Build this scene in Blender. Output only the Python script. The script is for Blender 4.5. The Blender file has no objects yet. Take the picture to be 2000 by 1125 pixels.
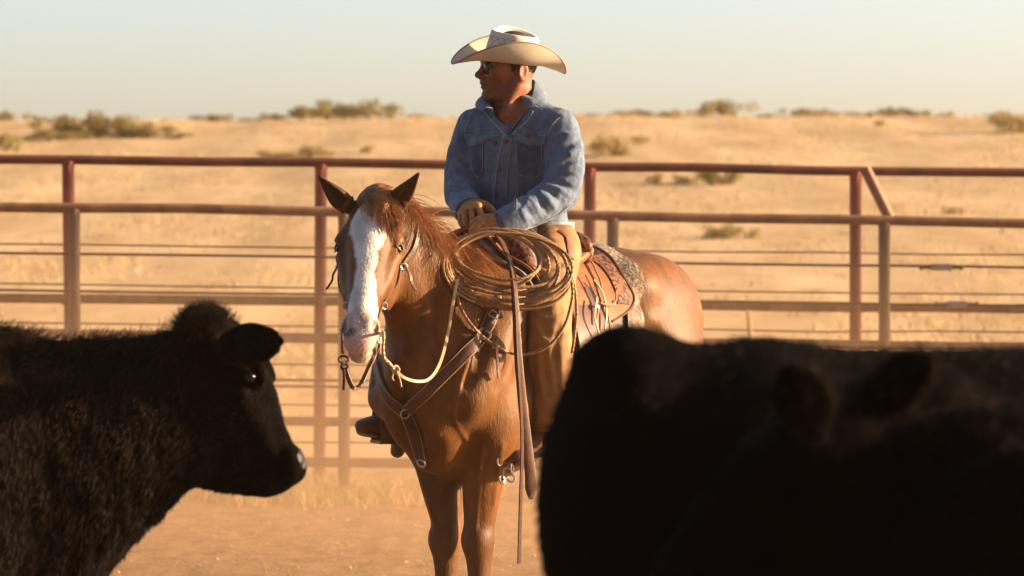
import bpy, math, random
import numpy as np
from mathutils import Vector, Matrix
random.seed(7); RNG = np.random.default_rng(7)
SC = bpy.context.scene
COL = SC.collection
# ---------------------------------------------------------------- camera, sky, sun, exposure
FPX, EYE, CY = 7500.0, 1.31, 577.0          # focal length in photo pixels, eye height, horizon row
cam = bpy.data.cameras.new("camera"); camo = bpy.data.objects.new("camera", cam); COL.objects.link(camo)
cam.sensor_width = 36.0; cam.lens = 135.0; cam.shift_y = (CY - 562.5) / 2000.0
camo.location = (0, 0, EYE); camo.rotation_euler = (math.radians(90), 0, 0)
cam.clip_start = 0.5; cam.clip_end = 6000
cam.dof.use_dof = True; cam.dof.focus_distance = 13.25; cam.dof.aperture_fstop = 5.6
SC.camera = camo
SUN_EL, SUN_AZ = math.radians(13.5), math.radians(7.0)      # azimuth counted from +x (photo right) away from the camera
sun_dir = Vector((math.cos(SUN_EL) * math.cos(SUN_AZ), math.cos(SUN_EL) * math.sin(SUN_AZ), math.sin(SUN_EL)))
sl = bpy.data.lights.new("sun", 'SUN'); so = bpy.data.objects.new("sun", sl); COL.objects.link(so)
sl.energy = 5.0; sl.angle = math.radians(0.5); sl.color = (1.0, 0.72, 0.44)
so.rotation_euler = sun_dir.to_track_quat('Z', 'Y').to_euler(); so.location = (30, 0, 12)
W = bpy.data.worlds.new("World"); SC.world = W; W.use_nodes = True
nt = W.node_tree; nt.nodes.clear()
sky = nt.nodes.new("ShaderNodeTexSky"); sky.sky_type = 'NISHITA'; sky.sun_disc = False
sky.sun_elevation = SUN_EL; sky.sun_rotation = math.radians(90) - SUN_AZ
sky.air_density = 1.0; sky.dust_density = 3.0; sky.ozone_density = 1.0
tint = nt.nodes.new("ShaderNodeMix"); tint.data_type = 'RGBA'; tint.blend_type = 'MULTIPLY'
tint.inputs[0].default_value = 1.0; tint.inputs[7].default_value = (1.0, 0.93, 0.86, 1)
bg = nt.nodes.new("ShaderNodeBackground"); bg.inputs[1].default_value = 0.11
wo = nt.nodes.new("ShaderNodeOutputWorld")
geo = nt.nodes.new("ShaderNodeTexCoord"); sxyz = nt.nodes.new("ShaderNodeSeparateXYZ"); nt.links.new(geo.outputs["Generated"], sxyz.inputs[0])
glow = nt.nodes.new("ShaderNodeValToRGB"); nt.links.new(sxyz.outputs[2], glow.inputs[0])     # dusty band along the horizon, thinner air above
for p_, c_ in ((0.0, (1.16, 1.24, 1.56)), (0.085, (1.02, 1.25, 1.74)), (0.16, (.40, .36, .36)), (0.5, (.14, .13, .135))):
    e_ = glow.color_ramp.elements[0] if p_ == 0 else (glow.color_ramp.elements[1] if p_ == .5 else glow.color_ramp.elements.new(p_)); e_.position = p_; e_.color = (*c_, 1)
nt.links.new(glow.outputs[0], tint.inputs[7])
back = nt.nodes.new("ShaderNodeMapRange"); back.inputs[1].default_value = -.75; back.inputs[2].default_value = .35; back.inputs[3].default_value = .35; back.inputs[4].default_value = 1.0
nt.links.new(sxyz.outputs[1], back.inputs[0]); dim = nt.nodes.new("ShaderNodeVectorMath"); dim.operation = 'SCALE'; nt.links.new(tint.outputs[2], dim.inputs[0]); nt.links.new(back.outputs[0], dim.inputs['Scale'])   # sky behind the camera dimmed on purpose to cut the front fill
nt.links.new(sky.outputs[0], tint.inputs[6]); nt.links.new(dim.outputs[0], bg.inputs[0]); nt.links.new(bg.outputs[0], wo.inputs[0])
SC.view_settings.view_transform = 'Standard'; SC.view_settings.look = 'None'
SC.view_settings.exposure = 1.6; SC.view_settings.gamma = 1.0
SC.cycles.use_denoising = True
SC.cycles.max_bounces = 6; SC.cycles.transparent_max_bounces = 8
SC.cycles.volume_bounces = 1
SC.cycles.sample_clamp_indirect = 6.0
# ---------------------------------------------------------------- helpers
def P(px, py, d):
    return np.array([(px - 1000) / FPX * d, d, EYE + (CY - py) / FPX * d])
def nrm(v):
    v = np.asarray(v, float); return v / (np.linalg.norm(v, axis=-1, keepdims=True) + 1e-12)
def catmull(pts, n=8, closed=False):
    p = np.asarray(pts, float); m = len(p); out = []
    rng = range(m if closed else m - 1)
    for i in rng:
        if closed: a, b, c, d = p[(i - 1) % m], p[i], p[(i + 1) % m], p[(i + 2) % m]
        else: a, b, c, d = p[max(i - 1, 0)], p[i], p[i + 1], p[min(i + 2, m - 1)]
        for k in range(n):
            t = k / n
            out.append(0.5 * (2 * b + (c - a) * t + (2 * a - 5 * b + 4 * c - d) * t * t + (3 * b - a - 3 * c + d) * t ** 3))
    if not closed: out.append(p[-1])
    return np.array(out)
BASE = {}
def link(o, parent=None):
    COL.objects.link(o)
    if parent is not None: o.parent = parent
    return o
def thing(name, loc, label, cat, group=None):
    o = bpy.data.objects.new(name, None); COL.objects.link(o)
    o.location = tuple(loc); o.empty_display_size = 0.1; BASE[o.name] = np.asarray(loc, float)
    return tag(o, label, cat, group)
def tag(o, label, cat=None, group=None, kind=None):
    if label: o["label"] = label
    if cat: o["category"] = cat
    if group: o["group"] = group
    if kind: o["kind"] = kind
    return o
def base_of(o):
    while o is not None:
        if o.name in BASE: return BASE[o.name]
        o = o.parent
    return np.zeros(3)
def mesh(name, V, Fq, m, parent=None, base=None, smooth=True, attr=None, uv=None):
    """V world verts; Fq list of faces or an (n,4) array"""
    V = np.asarray(V, np.float64)
    b = base_of(parent) if parent is not None else (np.zeros(3) if base is None else np.asarray(base, float))
    me = bpy.data.meshes.new(name)
    if isinstance(Fq, np.ndarray):
        me.vertices.add(len(V)); me.vertices.foreach_set("co", (V - b).astype(np.float32).ravel())
        n, w = Fq.shape
        me.loops.add(n * w); me.loops.foreach_set("vertex_index", Fq.astype(np.int32).ravel())
        me.polygons.add(n); me.polygons.foreach_set("loop_start", np.arange(0, n * w, w, dtype=np.int32))
        try: me.polygons.foreach_set("loop_total", np.full(n, w, np.int32))
        except Exception: pass
        me.update(calc_edges=True); me.validate()
    else:
        me.from_pydata([tuple(v) for v in (V - b)], [], Fq); me.update()
    if smooth: me.polygons.foreach_set("use_smooth", np.ones(len(me.polygons), bool))
    if attr is not None:
        for an, av in attr.items():
            a = me.color_attributes.new(an, 'FLOAT_COLOR', 'POINT')
            c = np.ones((len(V), 4), np.float32); c[:, :3] = av
            a.data.foreach_set("color", c.ravel())
    if uv is not None:
        ul = me.uv_layers.new(name="uv"); vi = np.empty(len(me.loops), np.int32); me.loops.foreach_get("vertex_index", vi)
        ul.data.foreach_set("uv", np.asarray(uv, np.float32)[vi].ravel())
    if m is not None: me.materials.append(m)
    o = bpy.data.objects.new(name, me)
    link(o, parent)
    if parent is None and base is not None: o.location = tuple(b); BASE[o.name] = b
    return o
def hair(name, pts, rad, m, parent=None):
    """pts (k,n,3) world strands; rad (n,) or (k,n)"""
    k, n, _ = pts.shape; b = base_of(parent)
    cu = bpy.data.hair_curves.new(name); cu.add_curves([n] * k)
    cu.attributes['position'].data.foreach_set('vector', (pts - b).astype(np.float32).ravel())
    ra = cu.attributes.get('radius') or cu.attributes.new('radius', 'FLOAT', 'POINT')
    ra.data.foreach_set('value', np.broadcast_to(rad, (k, n)).astype(np.float32).ravel())
    cu.materials.append(m)
    o = bpy.data.objects.new(name, cu)
    return link(o, parent)
class MB:
    def __init__(s): s.V, s.F, s.n = [], [], 0
    def add(s, V, F):
        V = np.asarray(V, float); s.V.append(V); s.F += [tuple(int(i) + s.n for i in f) for f in F]; s.n += len(V); return s
    def tube(s, pts, r, sides=8, closed=False, flat=1.0, up=None, lobes=0, pitch=0.02, cap=True):
        p = np.asarray(pts, float); m = len(p)
        r = np.broadcast_to(np.asarray(r, float), (m,))
        t = nrm(np.roll(p, -1, 0) - np.roll(p, 1, 0)) if closed else nrm(np.gradient(p, axis=0))
        N = np.zeros_like(p)
        u0 = np.array(up if up is not None else ([0, 0, 1] if abs(t[0][2]) < .9 else [1, 0, 0]), float)
        prev = None
        for i in range(m):
            u = u0 if (prev is None or up is not None) else prev
            u = u - t[i] * (u @ t[i])
            if np.linalg.norm(u) < 1e-4: u = np.cross(t[i], [0.3, 0.9, 0.1])
            prev = nrm(u); N[i] = prev
        B = np.cross(t, N)
        L = np.concatenate([[0], np.cumsum(np.linalg.norm(np.diff(p, axis=0), axis=1))])
        a = np.arange(sides) / sides * 2 * math.pi
        A = a[None, :] + np.zeros((m, 1))
        rr = r[:, None] * np.ones((1, sides))
        if lobes: rr = rr * (1 + 0.16 * np.cos(lobes * (A - L[:, None] / pitch * 2 * math.pi / lobes)))
        V = p[:, None] + N[:, None] * (np.cos(A) * rr)[..., None] + B[:, None] * (np.sin(A) * rr * flat)[..., None]
        F = []
        for i in range(m if closed else m - 1):
            j = (i + 1) % m
            for k in range(sides):
                l = (k + 1) % sides
                F.append((i * sides + k, i * sides + l, j * sides + l, j * sides + k))
        if cap and not closed:
            F.append(tuple(range(sides))[::-1]); F.append(tuple((m - 1) * sides + k for k in range(sides)))
        return s.add(V.reshape(-1, 3), F)
    def box(s, c, ax, h):
        """c centre, ax 3 axes rows, h half sizes; edges slightly chamfered by inset"""
        ax = np.asarray(ax, float); V = []
        for x in (-1, 1):
            for y in (-1, 1):
                for z in (-1, 1): V.append(np.asarray(c) + ax[0] * x * h[0] + ax[1] * y * h[1] + ax[2] * z * h[2])
        return s.add(V, [(0, 1, 3, 2), (4, 6, 7, 5), (0, 4, 5, 1), (2, 3, 7, 6), (0, 2, 6, 4), (1, 5, 7, 3)])
    def ball(s, c, r, ax=np.eye(3), nu=12, nv=8):
        V = []; F = []; r = np.broadcast_to(r, (3,)); ax = np.asarray(ax)
        for i in range(nv + 1):
            th = math.pi * i / nv
            for j in range(nu):
                ph = 2 * math.pi * j / nu
                q = np.array([math.sin(th) * math.cos(ph), math.sin(th) * math.sin(ph), math.cos(th)]) * r
                V.append(np.asarray(c) + q @ ax)
        for i in range(nv):
            for j in range(nu):
                k = (j + 1) % nu; F.append((i * nu + j, (i + 1) * nu + j, (i + 1) * nu + k, i * nu + k))
        return s.add(V, F)
    def ring(s, c, n, R, r, sides=20, tw=8, sx=1.0, up=None):
        n = nrm(n); u = np.cross(n, [0.2, 0.3, 0.9]) if up is None else np.asarray(up, float); u = nrm(u - n * (u @ n)); v = np.cross(n, u)
        a = np.arange(sides) / sides * 2 * math.pi
        return s.tube(np.asarray(c) + np.cos(a)[:, None] * u * R * sx + np.sin(a)[:, None] * v * R, r, tw, closed=True)
    def sheet(s, G, th, Nn=None):
        """thick sheet from a grid of points G (a,b,3)"""
        G = np.asarray(G, float); a, b, _ = G.shape
        if Nn is None:
            du = np.gradient(G, axis=0); dv = np.gradient(G, axis=1); Nn = nrm(np.cross(du, dv))
        T = G + Nn * th / 2; Bm = G - Nn * th / 2
        V = np.concatenate([T.reshape(-1, 3), Bm.reshape(-1, 3)]); o = a * b; F = []
        for i in range(a - 1):
            for j in range(b - 1):
                q = (i * b + j, (i + 1) * b + j, (i + 1) * b + j + 1, i * b + j + 1)
                F.append(q); F.append(tuple(x + o for x in q[::-1]))
        rim = [i * b for i in range(a)] + [(a - 1) * b + j for j in range(1, b)] + [i * b + b - 1 for i in range(a - 2, -1, -1)] + [j for j in range(b - 2, 0, -1)]
        for k in range(len(rim)):
            x, y = rim[k], rim[(k + 1) % len(rim)]; F.append((y, x, x + o, y + o))
        return s.add(V, F)
    def strap(s, pts, nor, w, th):
        """leather strap: centre line pts, outward normals nor, width w, thickness th"""
        p = np.asarray(pts, float); t = nrm(np.gradient(p, axis=0)); n = np.broadcast_to(np.asarray(nor, float), p.shape)
        n = nrm(n - t * (n * t).sum(1, keepdims=True)); b = np.cross(t, n); w = np.broadcast_to(np.asarray(w, float), (len(p),))[:, None]
        prof = [(-.5, -.5), (-.5, .2), (-.42, .5), (.42, .5), (.5, .2), (.5, -.5)]
        k = len(prof); V = np.stack([p + b * w * x + n * th * y for x, y in prof], 1).reshape(-1, 3); F = []
        for i in range(len(p) - 1):
            for j in range(k):
                l = (j + 1) % k; F.append((i * k + j, i * k + l, (i + 1) * k + l, (i + 1) * k + j))
        F.append(tuple(range(k))[::-1]); F.append(tuple((len(p) - 1) * k + j for j in range(k)))
        return s.add(V, F)
    def build(s, name, m, parent=None, base=None, smooth=True, **kw):
        o = mesh(name, np.concatenate(s.V), s.F, m, parent, base, smooth, **kw)
        if smooth:
            try: o.data.set_sharp_from_angle(angle=math.radians(45))
            except Exception: pass
        return o
# ---- implicit bodies: smooth unions of lofts and ellipsoids, skinned by surface nets
def axis_grid(parts):
    """[(end, step), ...] starting from parts[0] as start value"""
    x = [parts[0]]
    for end, st in parts[1:]:
        n = max(1, int(round((end - x[-1]) / st))); x += list(np.linspace(x[-1], end, n + 1)[1:])
    return np.array(x, np.float32)
class Sdf:
    def __init__(s, xs, ys, zs):
        s.ax = [np.asarray(xs, np.float32), np.asarray(ys, np.float32), np.asarray(zs, np.float32)]
        s.D = np.full([len(a) for a in s.ax], 0.5, np.float32)
    def sl(s, lo, hi):
        out = []
        for a, l, h in zip(s.ax, lo, hi):
            i, j = np.searchsorted(a, l), np.searchsorted(a, h)
            out.append(slice(max(0, i - 1), min(len(a), j + 1)))
        return tuple(out)
    def xyz(s, sl):
        return (s.ax[0][sl[0]][:, None, None], s.ax[1][sl[1]][None, :, None], s.ax[2][sl[2]][None, None, :])
    def mix(s, sl, d, k, mode):
        A = s.D[sl]
        if mode == 's':
            d = -d; h = np.maximum(k - np.abs(A - d), 0) / k; s.D[sl] = np.maximum(A, d) + h * h * k * .25
        else:
            h = np.maximum(k - np.abs(A - d), 0) / k; s.D[sl] = np.minimum(A, d) - h * h * k * .25
    def ell(s, c, r, ax=None, k=.02, mode='u', disp=None):
        c = np.asarray(c, float); r = np.broadcast_to(np.asarray(r, float), (3,)); R = np.eye(3) if ax is None else np.asarray(ax, float)
        e = np.sqrt(((R * r[:, None]) ** 2).sum(0)) + k + .015
        sl = s.sl(c - e, c + e); X, Y, Z = s.xyz(sl)
        if 0 in np.broadcast_shapes(X.shape, Y.shape, Z.shape): return s
        X, Y, Z = X - c[0], Y - c[1], Z - c[2]
        k0 = 0; k1 = 0
        for i in range(3):
            q = R[i, 0] * X + R[i, 1] * Y + R[i, 2] * Z
            k0 = k0 + (q / r[i]) ** 2; k1 = k1 + (q / r[i] ** 2) ** 2
        k0 = np.sqrt(k0); d = k0 * (k0 - 1) / (np.sqrt(k1) + 1e-9)
        s.mix(sl, d, k, mode); return s
    def loft(s, pts, rs, rn=None, side=(0, 1, 0), k=.02, mode='u', n=4, disp=None):
        pts = np.asarray(pts, float); rs = np.broadcast_to(np.asarray(rs, float), (len(pts),)); rn = rs if rn is None else np.broadcast_to(np.asarray(rn, float), (len(pts),))
        sd = np.broadcast_to(np.asarray(side, float), pts.shape)
        Q = catmull(np.concatenate([pts, rs[:, None], rn[:, None], sd], 1), n) if n > 1 else np.concatenate([pts, rs[:, None], rn[:, None], sd], 1)
        mr = max(rs.max(), rn.max()) + k + .02
        lo, hi = Q[:, :3].min(0) - mr, Q[:, :3].max(0) + mr
        S = s.sl(lo, hi); T = np.full([x.stop - x.start for x in S], .5, np.float32)
        if T.size == 0: return s
        for i in range(len(Q) - 1):
            a, b = Q[i, :3], Q[i + 1, :3]; ba = b - a; L2 = ba @ ba + 1e-12; tt = ba / math.sqrt(L2)
            sv = Q[i, 5:8] - tt * (Q[i, 5:8] @ tt); sv = sv / (np.linalg.norm(sv) + 1e-9); nv = np.cross(tt, sv)
            m = max(Q[i, 3], Q[i + 1, 3], Q[i, 4], Q[i + 1, 4]) + k + .02
            q = tuple(slice(max(x.start, y.start), min(x.stop, y.stop)) for x, y in zip(s.sl(np.minimum(a, b) - m, np.maximum(a, b) + m), S))
            if any(x.stop <= x.start for x in q): continue
            X, Y, Z = s.xyz(q); X, Y, Z = X - a[0], Y - a[1], Z - a[2]
            if 0 in np.broadcast_shapes(X.shape, Y.shape, Z.shape): continue
            t = np.clip((X * ba[0] + Y * ba[1] + Z * ba[2]) / L2, 0, 1)
            r1 = Q[i, 3] + (Q[i + 1, 3] - Q[i, 3]) * t; r2 = Q[i, 4] + (Q[i + 1, 4] - Q[i, 4]) * t
            vs = X * sv[0] + Y * sv[1] + Z * sv[2]; vn = X * nv[0] + Y * nv[1] + Z * nv[2]
            vb = X * tt[0] + Y * tt[1] + Z * tt[2] - t * math.sqrt(L2); rm = np.minimum(r1, r2)
            k0 = np.sqrt((vs / r1) ** 2 + (vn / r2) ** 2 + (vb / rm) ** 2)
            k1 = np.sqrt((vs / r1 ** 2) ** 2 + (vn / r2 ** 2) ** 2 + (vb / rm ** 2) ** 2) + 1e-9
            d = (k0 * (k0 - 1) / k1).astype(np.float32)
            w = tuple(slice(q[j].start - S[j].start, q[j].stop - S[j].start) for j in range(3))
            T[w] = np.minimum(T[w], d)
        if disp is not None:
            X, Y, Z = s.xyz(S); T = T + disp(X, Y, Z)
        s.mix(S, T, k, mode); return s
    def cap(s, a, b, ra, rb=None, k=.02, mode='u'):
        return s.loft([a, b], [ra, ra if rb is None else rb], None, (0.31, 0.83, 0.47), k, mode, n=1)
    def sample(s, p):
        p = np.atleast_2d(p); ix = []; fr = []
        for j in range(3):
            a = s.ax[j]; i = np.clip(np.searchsorted(a, p[:, j]) - 1, 0, len(a) - 2)
            ix.append(i); fr.append(np.clip((p[:, j] - a[i]) / (a[i + 1] - a[i]), 0, 1))
        v = 0
        for dx in (0, 1):
            for dy in (0, 1):
                for dz in (0, 1):
                    w = (fr[0] if dx else 1 - fr[0]) * (fr[1] if dy else 1 - fr[1]) * (fr[2] if dz else 1 - fr[2])
                    v = v + w * s.D[ix[0] + dx, ix[1] + dy, ix[2] + dz]
        return v
    def grad(s, p):
        p = np.atleast_2d(p); e = .004
        return nrm(np.stack([s.sample(p + np.eye(3)[j] * e) - s.sample(p - np.eye(3)[j] * e) for j in range(3)], 1))
    def march(s, o, d, t0=0., t1=3., step=.004):
        """first surface along rays o + t d (arrays); nan if none"""
        o = np.atleast_2d(o).astype(float); d = nrm(np.atleast_2d(d)); t = np.full(len(o), t0); hit = np.zeros(len(o), bool); 
        for _ in range(int((t1 - t0) / step)):
            v = s.sample(o + d * t[:, None]); hit |= v < 0
            if hit.all(): break
            t = np.where(hit, t, t + step)
        lo = t - step; hi = t
        for _ in range(8):
            m = (lo + hi) / 2; v = s.sample(o + d * m[:, None]); hi = np.where(v < 0, m, hi); lo = np.where(v < 0, lo, m)
        p = o + d * hi[:, None]; p[~hit] = np.nan
        return p
    def smoothgrid(s, it=1):
        for _ in range(it):
            for j in range(3):
                A = s.D; s.D = (np.roll(A, 1, j) + 2 * A + np.roll(A, -1, j)) / 4
    def nets(s):
        D = s.D; S = D < 0; n = np.array(D.shape)
        c = np.zeros(n - 1, np.int8)
        def cor(A, d): return A[d[0]:d[0] + n[0] - 1, d[1]:d[1] + n[1] - 1, d[2]:d[2] + n[2] - 1]
        cs = [(x, y, z) for x in (0, 1) for y in (0, 1) for z in (0, 1)]
        for d in cs: c += cor(S, d)
        act = (c > 0) & (c < 8); I = np.argwhere(act); idx = np.full(act.shape, -1, np.int64); idx[act] = np.arange(len(I))
        acc = np.zeros((len(I), 3)); cnt = np.zeros(len(I))
        def cv(d): return D[I[:, 0] + d[0], I[:, 1] + d[1], I[:, 2] + d[2]]
        def cp(d): return np.stack([s.ax[j][I[:, j] + d[j]] for j in range(3)], 1).astype(float)
        for d in cs:
            for j in range(3):
                if d[j]: continue
                e = list(d); e[j] = 1; v0, v1 = cv(d), cv(e); x = (v0 < 0) != (v1 < 0)
                t = np.where(x, v0 / np.where(x, v0 - v1, 1), 0)[:, None]
                acc += np.where(x[:, None], cp(d) * (1 - t) + cp(e) * t, 0); cnt += x
        V = acc / cnt[:, None]; Q = []
        for j in range(3):
            a, b = [(1, 2), (2, 0), (0, 1)][j]
            lo = [slice(None)] * 3; hi = [slice(None)] * 3; lo[j] = slice(0, n[j] - 1); hi[j] = slice(1, n[j])
            s0, s1 = S[tuple(lo)], S[tuple(hi)]; E = np.argwhere(s0 != s1)
            E = E[(E[:, a] > 0) & (E[:, b] > 0) & (E[:, a] < n[a] - 1) & (E[:, b] < n[b] - 1)]
            fl = s0[E[:, 0], E[:, 1], E[:, 2]]
            def g(da, db):
                e = E.copy(); e[:, a] += da; e[:, b] += db; return idx[e[:, 0], e[:, 1], e[:, 2]]
            q = np.stack([g(-1, -1), g(0, -1), g(0, 0), g(-1, 0)], 1)
            q = np.where(fl[:, None], q, q[:, ::-1]); Q.append(q)
        return V, np.concatenate(Q)
def relax(V, Q, it=2, lam=.5, mask=None):
    E = np.concatenate([Q[:, [0, 1]], Q[:, [1, 2]], Q[:, [2, 3]], Q[:, [3, 0]]]); deg = np.bincount(E.ravel(), minlength=len(V))[:, None] + 1e-9
    for i in range(it):
        for l in (lam, -lam * 1.03):
            A = np.zeros_like(V)
            for j in range(3): A[:, j] = np.bincount(E[:, 0], V[E[:, 1], j], len(V)) + np.bincount(E[:, 1], V[E[:, 0], j], len(V))
            V = V + l * (A / deg - V) * (1 if mask is None else mask[:, None])
    return V
class Fr:
    """local frame: origin o, rows = axes"""
    def __init__(s, o, ax): s.o = np.asarray(o, float); s.A = np.asarray(ax, float)
    def p(s, *q): q = np.asarray(q, float); return s.o + q @ s.A
    def P(s, q): return s.o + np.asarray(q, float) @ s.A
    def d(s, *q): return np.asarray(q, float) @ s.A
    def inv(s, p): return (np.asarray(p, float) - s.o) @ s.A.T / (s.A[0] @ s.A[0])
def vnoise(X, Y, Z, seed=0, oct=3):
    """cheap smooth noise from sines, about -1..1"""
    r = np.random.default_rng(seed); v = 0; a = 1; f = 1; tot = 0
    for o in range(oct):
        for _ in range(3):
            w = nrm(r.normal(size=3)) * 2 * math.pi * f; v = v + a * np.sin(w[0] * X + w[1] * Y + w[2] * Z + r.uniform(0, 6.28)); 
        tot += a * 1.7; a *= .55; f *= 2.1
    return v / tot
# ---- materials
def ramp_mix(nt, fac, c1, c2):
    m = nt.nodes.new("ShaderNodeMix"); m.data_type = 'RGBA'
    nt.links.new(fac, m.inputs[0]); m.inputs[6].default_value = (*c1, 1); m.inputs[7].default_value = (*c2, 1)
    return m
def mat(name, col, rough=.6, col2=None, scale=20., bump=0., bscale=None, stretch=(1, 1, 1), spec=.4, metal=0., sheen=0., attr=None,
        contrast=(.35, .65), sheen_tint=None, dirt=None, trans=0., detail=6., sss=0., coat=0.):
    m = bpy.data.materials.new(name); m.use_nodes = True; nt = m.node_tree; b = nt.nodes["Principled BSDF"]
    b.inputs["Roughness"].default_value = rough; b.inputs["Specular IOR Level"].default_value = spec; b.inputs["Metallic"].default_value = metal
    if sheen: b.inputs["Sheen Weight"].default_value = sheen; b.inputs["Sheen Roughness"].default_value = .4
    if sheen and sheen_tint: b.inputs["Sheen Tint"].default_value = (*sheen_tint, 1)
    if coat: b.inputs["Coat Weight"].default_value = coat
    if sss: b.inputs["Subsurface Weight"].default_value = sss; b.inputs["Subsurface Radius"].default_value = (.02, .008, .004); b.inputs["Subsurface Scale"].default_value = .5
    tc = nt.nodes.new("ShaderNodeTexCoord"); mp = nt.nodes.new("ShaderNodeMapping"); mp.inputs["Scale"].default_value = stretch
    nt.links.new(tc.outputs["Object"], mp.inputs[0])
    def noise(sc, det=detail):
        n = nt.nodes.new("ShaderNodeTexNoise"); n.inputs["Scale"].default_value = sc; n.inputs["Detail"].default_value = det; nt.links.new(mp.outputs[0], n.inputs[0]); return n
    def rng(sock, lo, hi):
        r = nt.nodes.new("ShaderNodeMapRange"); r.inputs[1].default_value = lo; r.inputs[2].default_value = hi; nt.links.new(sock, r.inputs[0]); return r.outputs[0]
    out = None
    if attr:
        at = nt.nodes.new("ShaderNodeAttribute"); at.attribute_name = attr; out = at.outputs["Color"]
        if col2 is not None:
            mx = ramp_mix(nt, rng(noise(scale).outputs[0], *contrast), col, col2); mu = nt.nodes.new("ShaderNodeMix"); mu.data_type = 'RGBA'; mu.blend_type = 'MULTIPLY'
            mu.inputs[0].default_value = 1; nt.links.new(out, mu.inputs[6]); nt.links.new(mx.outputs[2], mu.inputs[7]); out = mu.outputs[2]
    elif col2 is not None:
        out = ramp_mix(nt, rng(noise(scale).outputs[0], *contrast), col, col2).outputs[2]
    if dirt is not None:
        c3, sc3, lo3, hi3 = dirt
        m3 = nt.nodes.new("ShaderNodeMix"); m3.data_type = 'RGBA'; nt.links.new(rng(noise(sc3).outputs[0], lo3, hi3), m3.inputs[0])
        if out is None: m3.inputs[6].default_value = (*col, 1)
        else: nt.links.new(out, m3.inputs[6])
        m3.inputs[7].default_value = (*c3, 1); out = m3.outputs[2]
    if out is None: b.inputs["Base Color"].default_value = (*col, 1)
    else: nt.links.new(out, b.inputs["Base Color"])
    if bump:
        bn = nt.nodes.new("ShaderNodeBump"); bn.inputs["Strength"].default_value = 1.0; bn.inputs["Distance"].default_value = bump
        nt.links.new(noise(bscale or scale).outputs[0], bn.inputs["Height"]); nt.links.new(bn.outputs[0], b.inputs["Normal"])
    if trans:
        tr = nt.nodes.new("ShaderNodeBsdfTranslucent"); ms = nt.nodes.new("ShaderNodeMixShader"); ms.inputs[0].default_value = trans
        if out is None: tr.inputs[0].default_value = (*col, 1)
        else: nt.links.new(out, tr.inputs[0])
        o = nt.nodes["Material Output"]; nt.links.new(b.outputs[0], ms.inputs[1]); nt.links.new(tr.outputs[0], ms.inputs[2]); nt.links.new(ms.outputs[0], o.inputs[0])
    return m
# ---------------------------------------------------------------- ground, field, hill
def ground_z(x, y):
    x = np.asarray(x, float); y = np.asarray(y, float)
    ky = [0, 10, 20, 24, 26, 30, 40, 60, 80, 100, 118, 126, 140, 200, 3500]
    kz = [0, 0, 0, .0, .08, .22, .66, 2.0, 3.55, 5.25, 6.75, 7.0, 6.7, 4.0, 0.0]
    # smooth the profile a little
    z = sum(np.interp(y + o * (1 + y * .03), ky, kz) for o in (-1.2, -.6, 0, .6, 1.2)) / 5
    tilt = np.where(y > 12, -.0135 * np.clip(x, -9, 9) * np.clip((y - 14) / 8, 0, 1) * np.clip((60 - y) / 30, 0, 1), 0)
    far = np.clip((y - 30) / 60, 0, 1)
    roll = far * (.025 * np.sin(x * .33 + 1.1) + .018 * np.sin(x * .81 + y * .05) + .012 * np.sin(x * 1.9 + 2) + .15 * np.sin(x * .05 + .6)) + far * .012 * np.abs(x) * 0
    return z + tilt + roll
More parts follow.
